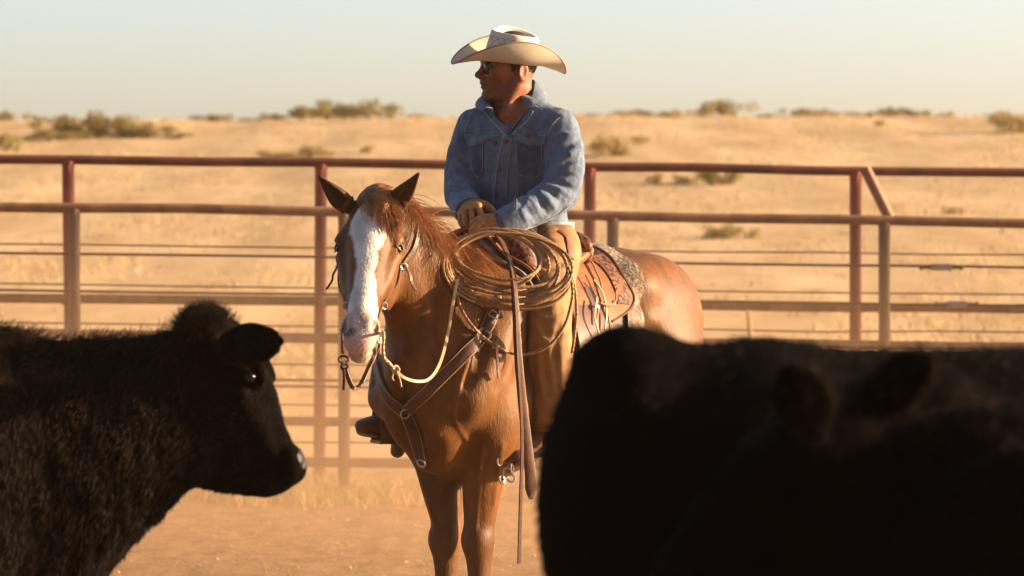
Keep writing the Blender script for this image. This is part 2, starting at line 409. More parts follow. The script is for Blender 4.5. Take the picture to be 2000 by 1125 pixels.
def build_ground():
    half = np.concatenate([np.linspace(0, 3, 61)[1:], np.geomspace(3.1, 12, 50), np.geomspace(12.6, 1800, 50)])
    xs = np.concatenate([-half[::-1], [0], half])
    ys = np.concatenate([np.linspace(-60, 8, 18), np.linspace(8.2, 26, 300), np.geomspace(26.1, 160, 170), np.geomspace(165, 3400, 30)])
    X, Y = np.meshgrid(xs, ys, indexing='ij')
    Z = ground_z(X, Y)
    near = np.clip((28 - Y) / 4, 0, 1) * np.clip((Y - 6) / 2, 0, 1) * np.clip((8 - np.abs(X)) / 3, 0, 1)
    Z = Z + near * (.008 * vnoise(X * 1.6, Y * 1.6, 0 * X, 3, 3) + .009 * vnoise(X * 7, Y * 7, 0 * X, 4, 3))
    mid = np.clip((Y - 26) / 10, 0, 1) * np.clip((140 - Y) / 10, 0, 1)
    Z = Z + mid * .008 * vnoise(X * .8, Y * .35, 0 * X, 5, 3)
    V = np.stack([X, Y, Z], -1).reshape(-1, 3); a, b = X.shape
    I = np.arange(a * b).reshape(a, b); Q = np.stack([I[:-1, :-1], I[1:, :-1], I[1:, 1:], I[:-1, 1:]], -1).reshape(-1, 4)
    m = bpy.data.materials.new("ground"); m.use_nodes = True; nt = m.node_tree; bs = nt.nodes["Principled BSDF"]
    bs.inputs["Roughness"].default_value = .9; bs.inputs["Specular IOR Level"].default_value = .15
    tc = nt.nodes.new("ShaderNodeTexCoord"); sep = nt.nodes.new("ShaderNodeSeparateXYZ"); nt.links.new(tc.outputs["Object"], sep.inputs[0])
    def noise(sc, st=(1, 1, 1), det=6, rough=.6):
        mp = nt.nodes.new("ShaderNodeMapping"); mp.inputs["Scale"].default_value = st; nt.links.new(tc.outputs["Object"], mp.inputs[0])
        n = nt.nodes.new("ShaderNodeTexNoise"); n.inputs["Scale"].default_value = sc; n.inputs["Detail"].default_value = det; n.inputs["Roughness"].default_value = rough
        nt.links.new(mp.outputs[0], n.inputs[0]); return n.outputs[0]
    def rng(sk, lo, hi):
        r = nt.nodes.new("ShaderNodeMapRange"); r.inputs[1].default_value = lo; r.inputs[2].default_value = hi; nt.links.new(sk, r.inputs[0]); return r.outputs[0]
    dirt = ramp_mix(nt, rng(noise(5, (1, .6, 1)), .35, .68), (.11, .06, .03), (.32, .19, .095))
    dirt2 = nt.nodes.new("ShaderNodeMix"); dirt2.data_type = 'RGBA'; nt.links.new(rng(noise(38, (1, .7, 1), 4, .7), .55, .7), dirt2.inputs[0])
    nt.links.new(dirt.outputs[2], dirt2.inputs[6]); dirt2.inputs[7].default_value = (.50, .33, .18, 1)
    gr = ramp_mix(nt, rng(noise(.55, (1, .22, 1), 8, .62), .38, .66), (.50, .33, .165), (.70, .50, .28))
    gr2 = nt.nodes.new("ShaderNodeMix"); gr2.data_type = 'RGBA'; nt.links.new(rng(noise(1.7, (1, .3, 1), 8, .75), .54, .70), gr2.inputs[0])
    nt.links.new(gr.outputs[2], gr2.inputs[6]); gr2.inputs[7].default_value = (.38, .235, .11, 1)
    mx = nt.nodes.new("ShaderNodeMix"); mx.data_type = 'RGBA'
    ad = nt.nodes.new("ShaderNodeMath"); ad.operation = 'MULTIPLY_ADD'; nt.links.new(noise(.9), ad.inputs[0]); ad.inputs[1].default_value = 3.0; nt.links.new(sep.outputs[1], ad.inputs[2])
    nt.links.new(rng(ad.outputs[0], 26.2, 29.5), mx.inputs[0]); nt.links.new(dirt2.outputs[2], mx.inputs[6]); nt.links.new(gr2.outputs[2], mx.inputs[7])
    nt.links.new(mx.outputs[2], bs.inputs["Base Color"])
    bp = nt.nodes.new("ShaderNodeBump"); bp.inputs["Distance"].default_value = .03; bp.inputs["Strength"].default_value = .9
    nt.links.new(noise(22, (1, .8, 1), 8, .7), bp.inputs["Height"]); nt.links.new(bp.outputs[0], bs.inputs["Normal"])
    o = mesh("ground", V, Q, m); tag(o, "dusty brown corral dirt running into a dry golden grass hill", None, None, "structure")
    return o
build_ground()
def blades(name, n, place, h, w, m, lab, lean=.5):
    """loose dry stalks, each a thin bent triangle strip"""
    V = []; F = []
    for i in range(n):
        x, y = place(i); z = float(ground_z(x, y)); a = random.uniform(0, 6.28); hh = h * random.uniform(.4, 1.2); l = random.gauss(0, lean) * hh; l2 = random.gauss(0, lean) * hh
        d = np.array([math.cos(a), math.sin(a), 0]) * w; b = np.array([x, y, z - .01]); m1 = b + [l * .4, l2 * .4, hh * .6]; t = b + [l, l2, hh]
        k = len(V); V += [b - d, b + d, m1 - d * .7, m1 + d * .7, t]; F += [(k, k + 1, k + 3, k + 2), (k + 2, k + 3, k + 4)]
    o = mesh(name, V, F, m, smooth=False); tag(o, lab, None, None, "stuff"); return o
m_dry = mat("dry_grass", (.48, .32, .14), .8, (.64, .46, .24), 3., trans=.3)
m_green = mat("green_grass", (.22, .24, .07), .8, (.40, .36, .14), 3., trans=.3)
def near_fence(i):
    c = random.choice([(-1.35, 23.6), (-.9, 23.7), (-.95, 24.1), (-1.1, 24.0), (-1.7, 24.2), (-.75, 23.9), (.3, 24.2), (2.3, 24.2), (-2.6, 24.3)])
    return c[0] + random.gauss(0, .22), c[1] + random.gauss(0, .25)
blades("dry_grass", 1500, near_fence, .16, .0035, m_dry, "tangle of pale dry grass along the foot of the pipe fence", .75)
blades("green_grass", 1100, lambda i: (random.choice([-1.5, -1.75, -1.25, -.95]) + random.gauss(0, .16), 23.75 + random.gauss(0, .2)), .13, .003, m_green, "thin green grass growing at the fence foot", .35)
m_field = mat("field_grass", (.40, .27, .12), .85, (.60, .44, .23), .5, trans=.25)
def field_place(i):
    
    for _ in range(6):
        y = 27 + 97 * random.random() ** 1.1; x = random.uniform(-1, 1) * (.15 * y + 1)
        if vnoise(np.array(x * .35), np.array(y * .2), np.array(0.), 9, 2) > random.uniform(-.2, .5): break
    return x, y
blades("field_grass", 14000, field_place, .11, .012, m_field, "sparse dry grass covering the hillside behind the fence", .5)
# pebbles, clods and straw on the dirt
blades("field_grass", 1500, lambda i: (random.uniform(-20, 20), random.uniform(114, 124)), .17, .016, m_field, "ragged dry tussocks along the crest of the hill", .4)
def scatter():
    V = []; F = []; Vs = []; Fs = []
    for i in range(5000):
        y = random.uniform(10.5, 25); x = random.uniform(-1, 1) * (.14 * y); z = float(ground_z(x, y)); r = .0025 + .010 * random.random() ** 5
        k = len(V); q = RNG.normal(size=(6, 3)) * .25 + np.array([[1, 0, 0], [-1, 0, 0], [0, 1, 0], [0, -1, 0], [0, 0, .7], [0, 0, -.7]])
        V += list(q * r + [x, y, z + r * .3]); F += [(k + a, k + b, k + c) for a, b, c in ((0, 2, 4), (2, 1, 4), (1, 3, 4), (3, 0, 4), (2, 0, 5), (1, 2, 5), (3, 1, 5), (0, 3, 5))]
    for i in range(5000):
        y = random.uniform(11, 25); x = random.uniform(-1, 1) * (.14 * y); z = float(ground_z(x, y)) + .012; a = random.uniform(0, 6.28); l = random.uniform(.02, .09)
        d = np.array([math.cos(a), math.sin(a), random.gauss(0, .15)]) * l; w = np.array([-math.sin(a), math.cos(a), 0]) * .002; b = np.array([x, y, z]); k = len(Vs)
        Vs += [b - d - w, b - d + w, b + d + w, b + d - w]; Fs.append((k, k + 1, k + 2, k + 3))
    o = mesh("pebbles", V, F, mat("pebble", (.34, .22, .13), .85, (.5, .36, .24), 2.), smooth=False); tag(o, "small clods and pebbles strewn over the corral dirt", None, None, "stuff")
    o = mesh("straw_litter", Vs, Fs, m_dry, smooth=False); tag(o, "bits of straw lying on the corral dirt", None, None, "stuff")
scatter()
# ---------------------------------------------------------------- pipe and cable fences
def rust(name, c1, c2, c3):
    return mat(name, c1, .62, c2, 9., .0008, 120., (1, 1, .35), spec=.35, dirt=(c3, 6., .48, .60))
m_pipe_a = rust("brown_pipe", (.20, .095, .05), (.28, .14, .075), (.33, .18, .10))
m_post_a = rust("tan_pipe", (.22, .135, .08), (.28, .18, .11), (.17, .09, .05))
m_pipe_b = rust("red_pipe", (.20, .07, .042), (.25, .09, .055), (.16, .065, .045))
m_post_b = rust("red_post", (.36, .095, .058), (.42, .125, .078), (.26, .085, .055))
m_cable = mat("steel_cable", (.12, .08, .055), .5, (.2, .13, .09), 30., metal=.6)
m_steel = mat("steel", (.55, .5, .44), .4, metal=.9)
def fence(name, lab, d, slope, post_px, pipes, cables, base_y, top_y, rp, rpost, m_rail, m_post, turn=(), brace=None):
    s = FPX / d; z0 = EYE + (CY - base_y) / s
    t = thing(name, (0, d, float(ground_z(0, d))), lab, "fence")
    def dd(x): return d + .1 * x
    def line(y400, x): return EYE + (CY - y400) / s - slope * (x - (400 - 1000) / s)
    x0, x1 = -12.5, 12.5
    def run(y400, r, nm, m, dy=0., sides=14):
        mb = MB(); xs = np.linspace(x0, x1, 32)
        wob = RNG.normal(size=32) * .004
        mb.tube(np.stack([xs, dd(xs) + dy, line(y400, xs) + wob], 1), r, sides); return mb.build(nm, m, t)
    for i, y in enumerate(pipes): run(y, rp, "rail", m_rail if i == 0 else m_pipe_a)
    for y in cables[0]: run(y, cables[1], "cable", m_cable, -rpost * .2, 8)
    step = (post_px[-1] - post_px[0]) / (len(post_px) - 1)
    xs = [(p - 1000) / FPX * d / (1 - .1 * (p - 1000) / FPX) for p in [post_px[0] - step * k for k in (5, 4, 3, 2, 1)] + list(post_px) + [post_px[-1] + step * k for k in (1, 2, 3, 4, 5)]]
    for x in xs:
        mb = MB(); zt = line(top_y, x) - rp * .4; zb = float(ground_z(x, dd(x))) - .15
        zz = np.linspace(zb, zt, 10); lean = random.gauss(0, .004)
        mb.tube(np.stack([x + lean * (zz - zt), dd(x) + .0 * zz, zz], 1), rpost, 16)
        po = mb.build("post", m_post, t)
        for y in pipes:                               # weld collars where rail meets post
            MB().tube([[x, dd(x), line(y, x) - rp * 1.25], [x, dd(x), line(y, x) - rp * .6]], [rpost * 1.02, rpost * 1.22], 14).build("weld_collar", m_post, po)
        if abs(x) < 4.5:
            for y in cables[0]: MB().ring([x + rpost * .3, dd(x) - rpost * 1.0, line(y, x)], [1, .2, 0], .018, .0045, 10, 6).build("cable_clip", m_post, po)
    for px, y in turn:
        x = (px - 1000) / FPX * d / (1 - .1 * (px - 1000) / FPX); mb = MB(); z = line(y, x); yy = dd(x) - rpost * .2
        mb.tube([[x - .14, yy, z], [x - .125, yy, z], [x - .115, yy, z], [x + .115, yy, z], [x + .125, yy, z], [x + .14, yy, z]], [.012, .02, .012, .012, .02, .012], 10)
        c = mb.build("turnbuckle", m_cable, t); m2 = MB(); m2.tube([[x - .065, yy, z], [x + .065, yy, z]], .021, 8, flat=.6); m2.build("turnbuckle_body", m_steel, c)
    if brace:
        mb = MB(); (xa, ya), (xb, yb) = brace; a, b = P(xa, ya, d - .02), P(xb, yb, d - .12); mb.tube([a, b], rpost * .92, 14); mb.build("brace", mat("brace_pipe", (.33, .15, .10), .6, (.4, .2, .13), 8.), t)
    return t
fence("pipe_fence", "red-topped pipe and cable fence farther from the horse, the taller of two", 25.2, .0103, [133, 627, 1152, 1671],
      [317, 586, 820], ([417, 481, 558, 634, 710, 787, 861], .0055), 925, 317, .031, .04, m_pipe_b, m_post_b, brace=((1690, 330), (1742, 436)))
fence("pipe_fence", "lower brown pipe fence with tan posts standing just behind the horse", 24.0, .0148, [145, 672, 1197, 1727],
      [410, 656, 898], ([500, 573, 738, 752], .0085), 983, 410, .031, .037, m_pipe_a, m_post_a, turn=((1838, 500), (1868, 573)))
# ---------------------------------------------------------------- the horse
HO = np.array([0.07, 13.6, 0.0]); TH = math.radians(33)
FW = np.array([-math.sin(TH), -math.cos(TH), 0]); LF = np.array([math.cos(TH), -math.sin(TH), 0]); UP = np.array([0, 0, 1.])
HF = Fr(HO, [FW, LF, UP])                     # horse local: u forward, v left, z up
def h2w(q): return HF.P(q)
def w2h(p): return HF.inv(p)
hs = Sdf(axis_grid([-1.12, (.3, .0105), (.62, .0075), (1.36, .0046)]), axis_grid([-.42, (-.2, .0085), (.2, .0048), (.42, .0085)]), axis_grid([-.01, (1.0, .0105), (1.16, .0075), (1.82, .0046)]))
# barrel
hs.loft([(-.86, 0, 1.17), (-.74, 0, 1.18), (-.55, 0, 1.185), (-.3, 0, 1.15), (-.05, 0, 1.115), (.2, 0, 1.105), (.42, 0, 1.10), (.58, 0, 1.06), (.70, 0, 1.02)],
        [.12, .20, .255, .265, .28, .28, .235, .182, .12], [.17, .26, .275, .28, .31, .335, .345, .28, .17], k=.05)
hs.ell((.26, 0, 1.40), (.26, .075, .105), k=.10)                     # withers
hs.ell((-.50, 0, 1.345), (.26, .17, .12), k=.10)                     # croup
for v in (1, -1):
    hs.ell((-.60, .15 * v, 1.22), (.25, .13, .22), k=.08)            # haunch
    hs.ell((-.40, .19 * v, 1.34), (.09, .07, .07), k=.06)            # hip bone
    hs.ell((.58, (.12 if v > 0 else -.098) , 1.03), (.155, .10, .20), k=.06)             # shoulder
    hs.ell((.685, (.082 if v > 0 else -.066), .94), (.095, .075, .135), k=.04)           # pectoral
    hs.loft([(.40, .17 * v, 1.32), (.55, .185 * v, 1.12), (.66, .17 * v, .96)], [.06, .075, .06], k=.08)   # shoulder blade
    hs.ell((.46, (.16 if v > 0 else -.145) , .90), (.13, .088, .16), k=.06)             # elbow and triceps
hs.loft([(.60, 0, .80), (.40, 0, .79), (.1, 0, .80)], [.10, .12, .1], k=.08)
for v, b, u0 in ((1, .066, .435), (-1, .074, .43)):
    s_ = v
    hs.loft([(u0 + .03, .125 * s_, .90), (u0 + .02, .112 * s_, .78), (u0 + .01, (.4 * .11 + .6 * b) * s_, .64), (u0, b * s_, .53), (u0 + .008, b * s_, .465), (u0 + .003, b * s_, .40), (u0, b * s_, .30), (u0, b * s_, .20), (u0 + .005, b * s_, .145), (u0 + .035, b * s_, .09), (u0 + .05, b * s_, .06)],
            [.088, .074, .065, .052, .053, .042, .034, .032, .039, .037, .048], [.12, .098, .076, .059, .062, .05, .041, .039, .047, .043, .052], side=(0, 1, 0), k=.04)
    hs.loft([(u0 + .055, b * s_, .075), (u0 + .085, b * s_, .0)], [.05, .064], [.055, .07], side=(0, 1, 0), k=.01)
    hs.ell((u0 + .035, b * s_ , .47), (.03, .035, .04), k=.03)
    # rear legs
    hs.loft([(-.60, .16 * s_, 1.10), (-.58, .165 * s_, .92), (-.68, .15 * s_, .76), (-.80, .14 * s_, .60), (-.83, .135 * s_, .54), (-.80, .135 * s_, .42), (-.775, .135 * s_, .26), (-.765, .135 * s_, .15), (-.735, .135 * s_, .09), (-.72, .135 * s_, .06)],
            [.15, .12, .085, .048, .050, .040, .034, .042, .04, .05], [.21, .165, .12, .066, .066, .05, .042, .05, .045, .052], k=.05)
    hs.loft([(-.715, .135 * s_, .075), (-.69, .135 * s_, .0)], [.05, .062], [.055, .068], side=(0, 1, 0), k=.01)
# neck
hs.loft([(.36, 0, 1.15), (.50, 0, 1.20), (.64, -.008, 1.295), (.76, -.022, 1.41), (.86, -.035, 1.52), (.905, -.038, 1.57)],
        [.20, .165, .125, .104, .09, .075], [.27, .24, .19, .165, .13, .09], k=.07)
hs.loft([(.30, 0, 1.43), (.48, -.002, 1.415), (.61, -.008, 1.43), (.72, -.018, 1.495), (.82, -.03, 1.575), (.885, -.036, 1.628)], [.05, .036, .034, .034, .034, .04], [.06, .05, .045, .045, .045, .04], k=.08)   # crest
hs.loft([(.74, .055, 1.44), (.66, .10, 1.28), (.60, .13, 1.14)], [.03, .045, .05], k=.06)
hs.loft([(.60, .0, 1.05), (.72, -.01, 1.25), (.80, -.025, 1.40)], [.06, .06, .05], k=.05)                                                                                     # windpipe
# head
poll_w = P(725, 388, 12.87); muz_w = P(700, 640, 12.53)
a_ = nrm(muz_w - poll_w); s_ = nrm(np.array([1, -a_[0] / a_[1], 0])); n_ = np.cross(a_, s_)
if n_[1] > 0: n_ = -n_
HD = Fr(w2h(poll_w), [nrm(w2h(s_ + HO)), nrm(w2h(a_ + HO)), nrm(w2h(n_ + HO))])   # head frame: s to photo right, a down the face, n out of the face
def hp(L): return [HD.P(q) for q in L]
SD = HD.A[0]
hs.loft(hp([(0, -.01, -.07), (0, .09, -.075), (0, .18, -.085), (0, .27, -.08), (0, .36, -.068), (0, .45, -.058), (0, .53, -.055), (0, .575, -.055)]),
        [.068, .088, .090, .078, .060, .048, .050, .042], [.065, .085, .098, .098, .078, .058, .052, .040], side=SD, k=.03)
hs.ell(HD.p(0, .13, -.03), (.070, .10, .05), HD.A, k=.04)            # forehead
hs.loft(hp([(0, .16, -.022), (0, .28, -.016), (0, .40, -.022), (0, .47, -.03)]), [.05, .042, .034, .03], [.03, .03, .026, .022], side=SD, k=.035)
for v in (1, -1):
    hs.ell(HD.p(.060 * v, .255, -.135), (.034, .10, .085), HD.A, k=.035)          # jowl
    hs.loft(hp([(.068 * v, .12, -.033), (.092 * v, .152, -.042), (.089 * v, .195, -.060)]), [.022, .025, .022], k=.025)   # brow over the eye
    hs.loft(hp([(.084 * v, .225, -.055), (.066 * v, .30, -.058), (.05 * v, .37, -.055)]), [.016, .014, .009], k=.03)      # facial crest
    hs.ell(HD.p(.09 * v, .115, -.075), (.015, .03, .02), HD.A, k=.03, mode='s')   # hollow above the eye
    hs.ell(HD.p(.104 * v, .175, -.050), (.018, .021, .015), HD.A, k=.014, mode='s')
    hs.ell(HD.p(.036 * v, .525, -.038), (.029, .044, .032), HD.A, k=.025)         # nostril
    ax = np.array([nrm(HD.A[0] * v + HD.A[1] * .25), nrm(HD.A[1] - HD.A[0] * v * .25), HD.A[2]])
    hs.ell(HD.p(.053 * v, .522, -.010), (.012, .030, .030), ax, k=.010, mode='s')
    hs.ell(HD.p(.057 * v, .545, -.012), (.010, .014, .02), HD.A, k=.010, mode='s')
hs.ell(HD.p(0, .575, -.045), (.044, .026, .032), HD.A, k=.025)       # upper lip
hs.ell(HD.p(0, .590, -.088), (.036, .030, .030), HD.A, k=.018)       # lower lip and chin
hs.loft(hp([(-.05, .565, -.085), (-.03, .597, -.066), (0, .606, -.060), (.03, .597, -.066), (.05, .565, -.085)]), [.0045] * 5, k=.006, mode='s')
hs.ell(HD.p(0, .49, -.115), (.034, .07, .03), HD.A, k=.03)           # lower jaw
# ears: cupped leaves
def ear(base, tip, v):
    b, t = w2h(base), w2h(tip); d = t - b; L = np.linalg.norm(d); d = d / L
    fr_ = nrm(w2h(np.array([.25 * v, -.95, .05]) + HO)); fr_ = nrm(fr_ - d * (fr_ @ d)); sd = np.cross(d, fr_)
    c = [b + d * L * t_ + fr_ * o for t_, o in ((-.12, -.01), (.15, .0), (.4, .004), (.7, .004), (.9, .0), (1.0, -.002))]
    hs.loft(c, [.032, .036, .029, .0165, .008, .002], [.028, .027, .020, .012, .007, .002], side=sd, k=.016, n=5)
    c = [b + d * L * t_ + fr_ * o for t_, o in ((.12, .030), (.35, .026), (.65, .017), (.90, .009))]
    hs.loft(c, [.019, .021, .011, .003], [.018, .019, .011, .004], side=sd, k=.006, mode='s', n=5)
ear(P(671, 397, 12.86), P(622, 343, 12.80), -1)
ear(P(778, 392, 12.84), P(819, 337, 12.78), 1)
# muscle grooves
for v in (1, -1):
    for pts, r in (([(.46, .21, 1.24), (.52, .215, 1.10), (.60, .19, 1.00)], .014), ([(.38, .25, 1.22), (.40, .26, 1.05), (.44, .235, .93)], .016), ([(.62, .16, 1.20), (.68, .155, 1.08), (.72, .12, 1.02)], .014),
                   ([(.74, .0, 1.06), (.775, .0, .98), (.77, .0, .88), (.72, 0, .80)], .016), 
                   ([(-.40, .26, 1.18), (-.50, .27, 1.05), (-.55, .255, .92)], .016), ([(-.30, .25, 1.28), (-.36, .27, 1.18), (-.37, .27, 1.05)], .016)):
        p = np.array(pts) * [1, v, 1]; o = p.copy(); ctr_ = p.copy(); ctr_[:, 1] *= 0; ctr_[:, 0] = ctr_[:, 0] * .8 if pts[0][1] == 0 else ctr_[:, 0]
        dr = nrm(ctr_ - p) if pts[0][1] else np.tile([-1., 0, 0], (len(p), 1)); pp = hs.march(p - dr * .25, dr, 0, .5, .004); ok = ~np.isnan(pp[:, 0])
        if ok.sum() > 1: hs.loft(pp[ok] - dr[ok] * r * .62, [r * .6] + [r] * (ok.sum() - 2) + [r * .5], k=.04, mode='s')
    hs.loft([(.43, (.10 if v > 0 else -.11), .72), (.44, (.10 if v > 0 else -.105), .60), (.44, (.085 if v > 0 else -.09), .52)], [.012, .014, .008], k=.02)
for pts in ([(.50, .12, .80), (.515, .115, .70), (.50, .10, .60), (.49, .085, .52)], [(.50, -.12, .80), (.515, -.115, .70), (.50, -.10, .60), (.49, -.085, .52)], [(.44, .16, .80), (.45, .15, .70), (.43, .12, .60)], [(.66, .18, 1.12), (.70, .16, 1.0), (.70, .14, .90), (.64, .15, .82)], [(.74, .03, 1.0), (.76, .06, .92), (.72, .09, .84)]):
    p = np.array(pts); dr = nrm(np.array([[-.75, -.5 * np.sign(q[1]), 0] for q in p])); pp = hs.march(p - dr * .25, dr, 0, .5, .003); ok = ~np.isnan(pp[:, 0])
    if ok.sum() > 1: hs.loft(pp[ok] + dr[ok] * .001, .0042, k=.012)
# muscle and vein relief
X, Y, Z = hs.xyz((slice(None),) * 3)
body_m = (np.clip((Z - .55) / .2, 0, 1) * np.clip((1.25 - X - 0 * Y) * 2, 0.15, 1)).astype(np.float32)
hs.D += (.0022 * vnoise(X * 3.2, Y * 3.2, Z * 2.6, 11, 2)).astype(np.float32) * body_m
hV, hQ = hs.nets(); hV = relax(hV, hQ, 2)
# coat colour: chestnut, white blaze, pink muzzle, darker points
q = (hV - HD.o) @ HD.A.T; S_, A_, N_ = q[:, 0], q[:, 1], q[:, 2]
nz = vnoise(hV[:, 0] * 30, hV[:, 1] * 30, hV[:, 2] * 30, 21, 3)
nz2 = vnoise(hV[:, 0] * 3, hV[:, 1] * 3, hV[:, 2] * 3, 22, 3)
coat = np.array([.148, .060, .0175]) * (1 + .18 * nz2[:, None]) * (1 + .06 * nz[:, None])
legs = np.clip((.62 - hV[:, 2]) / .3, 0, 1)[:, None]; coat = coat * (1 - .25 * legs)
hoof = (hV[:, 2] < .075)[:, None]; coat = np.where(hoof, np.array([.10, .075, .05]), coat)
lim_l = np.interp(A_, [.03, .06, .10, .16, .24, .33, .38, .46, .50], [0.0, .02, .048, .056, .030, .026, .030, .050, .09])
lim_r = np.interp(A_, [.03, .06, .10, .16, .24, .33, .38, .46, .50], [0.0, .02, .058, .070, .042, .038, .044, .052, .09])
ctr = np.interp(A_, [.03, .2, .5], [-.012, .0, 0])
e = np.where(S_ < ctr, lim_l - (ctr - S_), lim_r - (S_ - ctr)) + .0025 * nz + .004 * vnoise(hV[:, 0] * 12, hV[:, 1] * 12, hV[:, 2] * 12, 23, 2)
head = (A_ > .02) & (N_ > -.13) & (np.abs(S_) < .14) & (hV[:, 0] > .85)
bl = np.clip(e / .010 + .5, 0, 1) * head * np.clip((N_ + .09) / .03, 0, 1); bl = np.where(A_ > .47, np.clip((A_ - .47) / .03, 0, 1) * head * 1.0 + bl, bl).clip(0, 1)[:, None]
white = np.array([.80, .76, .71]); pink = np.array([.52, .33, .27])
pk = np.clip((A_ - .455) / .05 + .25 * nz, 0, 1)[:, None] * .85
coat = coat * (1 - bl) + (white * (1 - pk) + pink * pk) * bl
nsd = np.clip(1.5 - np.sqrt(((np.abs(S_) - .053) / .012) ** 2 + ((A_ - .524) / .030) ** 2 + ((N_ + .022) / .018) ** 2), 0, 1)[:, None] * bl; coat = coat * (1 - nsd) + np.array([.10, .04, .03]) * nsd
sp = np.clip(1.4 - np.hypot((S_ + .026) / .016, (A_ - .560) / .017) + .25 * nz, 0, 1)[:, None] * bl; coat = coat * (1 - sp) + np.array([.14, .075, .06]) * sp
for b_, t_ in ((P(671, 397, 12.86), P(622, 343, 12.80)), (P(775, 397, 12.86), P(816, 341, 12.80))):     # shade inside the ears, painted into the coat colour
    b_, t_ = w2h(b_), w2h(t_); dd_ = (t_ - b_); L_ = np.linalg.norm(dd_); dd_ /= L_; al = (hV - b_) @ dd_ / L_; rad_ = np.linalg.norm(hV - b_ - dd_ * (al * L_)[:, None], axis=1)
    gg = hs.grad(hV) @ w2h(np.array([0, -1., 0]) + HO)
    k_ = (np.clip((al + .05) / .15, 0, 1) * np.clip((.06 - rad_) / .01, 0, 1) * np.clip(gg * 2, 0, 1) * .75)[:, None]; coat = coat * (1 - k_) + np.array([.035, .016, .008]) * k_
inn = ((A_ > .47) & (np.abs(S_) > .038) & (np.abs(S_) < .068) & (N_ < -.018) & (N_ > -.06) & (A_ < .56) & head)
gr_n = hs.grad(hV); facing = (np.abs(gr_n @ HD.A[2]) < 2)
m_horse = mat("chestnut_coat", (.8, .8, .8), .5, (1.25, 1.22, 1.2), 22., .0022, 150., (1, 1, .3), spec=.19, attr="coat", sheen=.03, sheen_tint=(1, .75, .5), detail=4)
horse = mesh("horse", h2w(hV), hQ, m_horse, None, base=h2w((0, 0, 0)), attr={"coat": coat})
tag(horse, "chestnut horse with a white blaze standing saddled in the dusty corral", "horse")
# surface pickers
def on_horse(px, py, off=.0, d0=12.2):
    """points on the coat seen along photo rays, pushed out by off; returns world points and normals"""
    px = np.atleast_1d(px).astype(float); py = np.atleast_1d(py).astype(float)
    d = np.stack([(px - 1000) / FPX, np.ones_like(px), (CY - py) / FPX], 1); o = np.array([0, 0, EYE]) + d * d0
    p = hs.march(w2h(o), w2h(d + HO), 0, 2.2, .004); n = hs.grad(np.nan_to_num(p)); p = p + n * np.broadcast_to(off, (len(p),))[:, None]
    return h2w(p), n @ HF.A
def wrap(u, ang, off=.0, zc=1.12):
    """points on the barrel at station u, angle from straight up (left positive)"""
    u = np.atleast_1d(np.asarray(u, float)); ang = np.radians(np.atleast_1d(np.asarray(ang, float)))
    d = np.stack([0 * u, np.sin(ang), np.cos(ang)], 1); o = np.stack([u, 0 * u, 0 * u + zc], 1) + d * .75
    p = hs.march(o, -d, 0, .75, .006); n = hs.grad(np.nan_to_num(p)); return h2w(p + n * np.broadcast_to(off, (len(p),))[:, None]), n @ HF.A
m_eye = mat("dark_eye", (.012, .006, .004), .06, spec=.7)
for v in (1, -1):
    mb = MB(); mb.ball(h2w(HD.p(.0905 * v, .175, -.052)), .0195, nu=20, nv=14); mb.build("eye", m_eye, horse)
m_lash = mat("eyelid", (.06, .025, .012), .5)
for v in (1, -1):
    mb = MB(); c = h2w(HD.p(.0925 * v, .175, -.049)); nn = nrm(HD.d(v, 0, .55) @ HF.A); up = nrm(-HD.A[1] @ HF.A)
    a = np.linspace(-1.35, 1.35, 12); u2 = nrm(np.cross(nn, up))
    mb.tube([c + nn * (.017 - .004 * abs(math.sin(x))) + u2 * math.sin(x) * .021 + up * math.cos(x) * .0125 for x in a], .0042, 6)
    mb.tube([c + nn * (.017 - .004 * abs(math.sin(x))) + u2 * math.sin(x) * .021 - up * math.cos(x) * .0125 for x in a], .003, 6); mb.build("eyelid", m_lash, horse)
# mane and forelock strands
m_mane = mat("mane_hair", (.24, .085, .025), .45, (.42, .18, .06), 60., spec=.5)
def strands(roots, dirs, L, n=9, grav=.5, curl=.012, spread=.25, grain=None):
    k = len(roots); P0 = np.array(roots); d = nrm(np.array(dirs) + RNG.normal(size=(k, 3)) * spread); Ls = L * RNG.uniform(.55, 1.15, k); out = [P0]
    ph = RNG.uniform(0, 6.28, (k, 3))
    for i in range(1, n):
        d = nrm(d + np.array([0, 0, -1.]) * grav / n * 2 + RNG.normal(size=(k, 3)) * .03 + np.sin(ph + i * .8) * curl * 3)
        out.append(out[-1] + d * (Ls / n)[:, None])
    return np.stack(out, 1)
def head_w(s, a, n): return h2w(HD.p(s, a, n))
def dirw(s, a, n): return HD.d(s, a, n) @ HF.A
rad = np.linspace(1, .25, 9) * .0011
R1, D1 = [], []
for i in range(1700):                                                  # forelock, blown to the photo right
    t = random.random(); R1.append(head_w(random.gauss(.006, .015), -.03 + .045 * random.random(), .004 + random.gauss(0, .006))); D1.append(dirw(.72 + random.gauss(0, .16), .70 + random.gauss(0, .12), .42))
R2, D2 = [], []
for i in range(1150):                                                # mane falling on the near side of the neck
    t = random.random() ** .8; u = .862 - .38 * t; z = np.interp(u, [.40, .48, .61, .72, .82, .88], [1.46, 1.455, 1.465, 1.53, 1.61, 1.66]) + random.gauss(0, .008)
    R2.append(h2w((u, -.03 * (u - .3) + random.gauss(.012, .012), z))); D2.append(LF * .9 + FW * random.gauss(.0, .25) + UP * .2)
S1 = strands(R1, D1, .175, grav=.7, spread=.12); S2 = strands(R2, D2, .21, grav=.85, spread=.22)
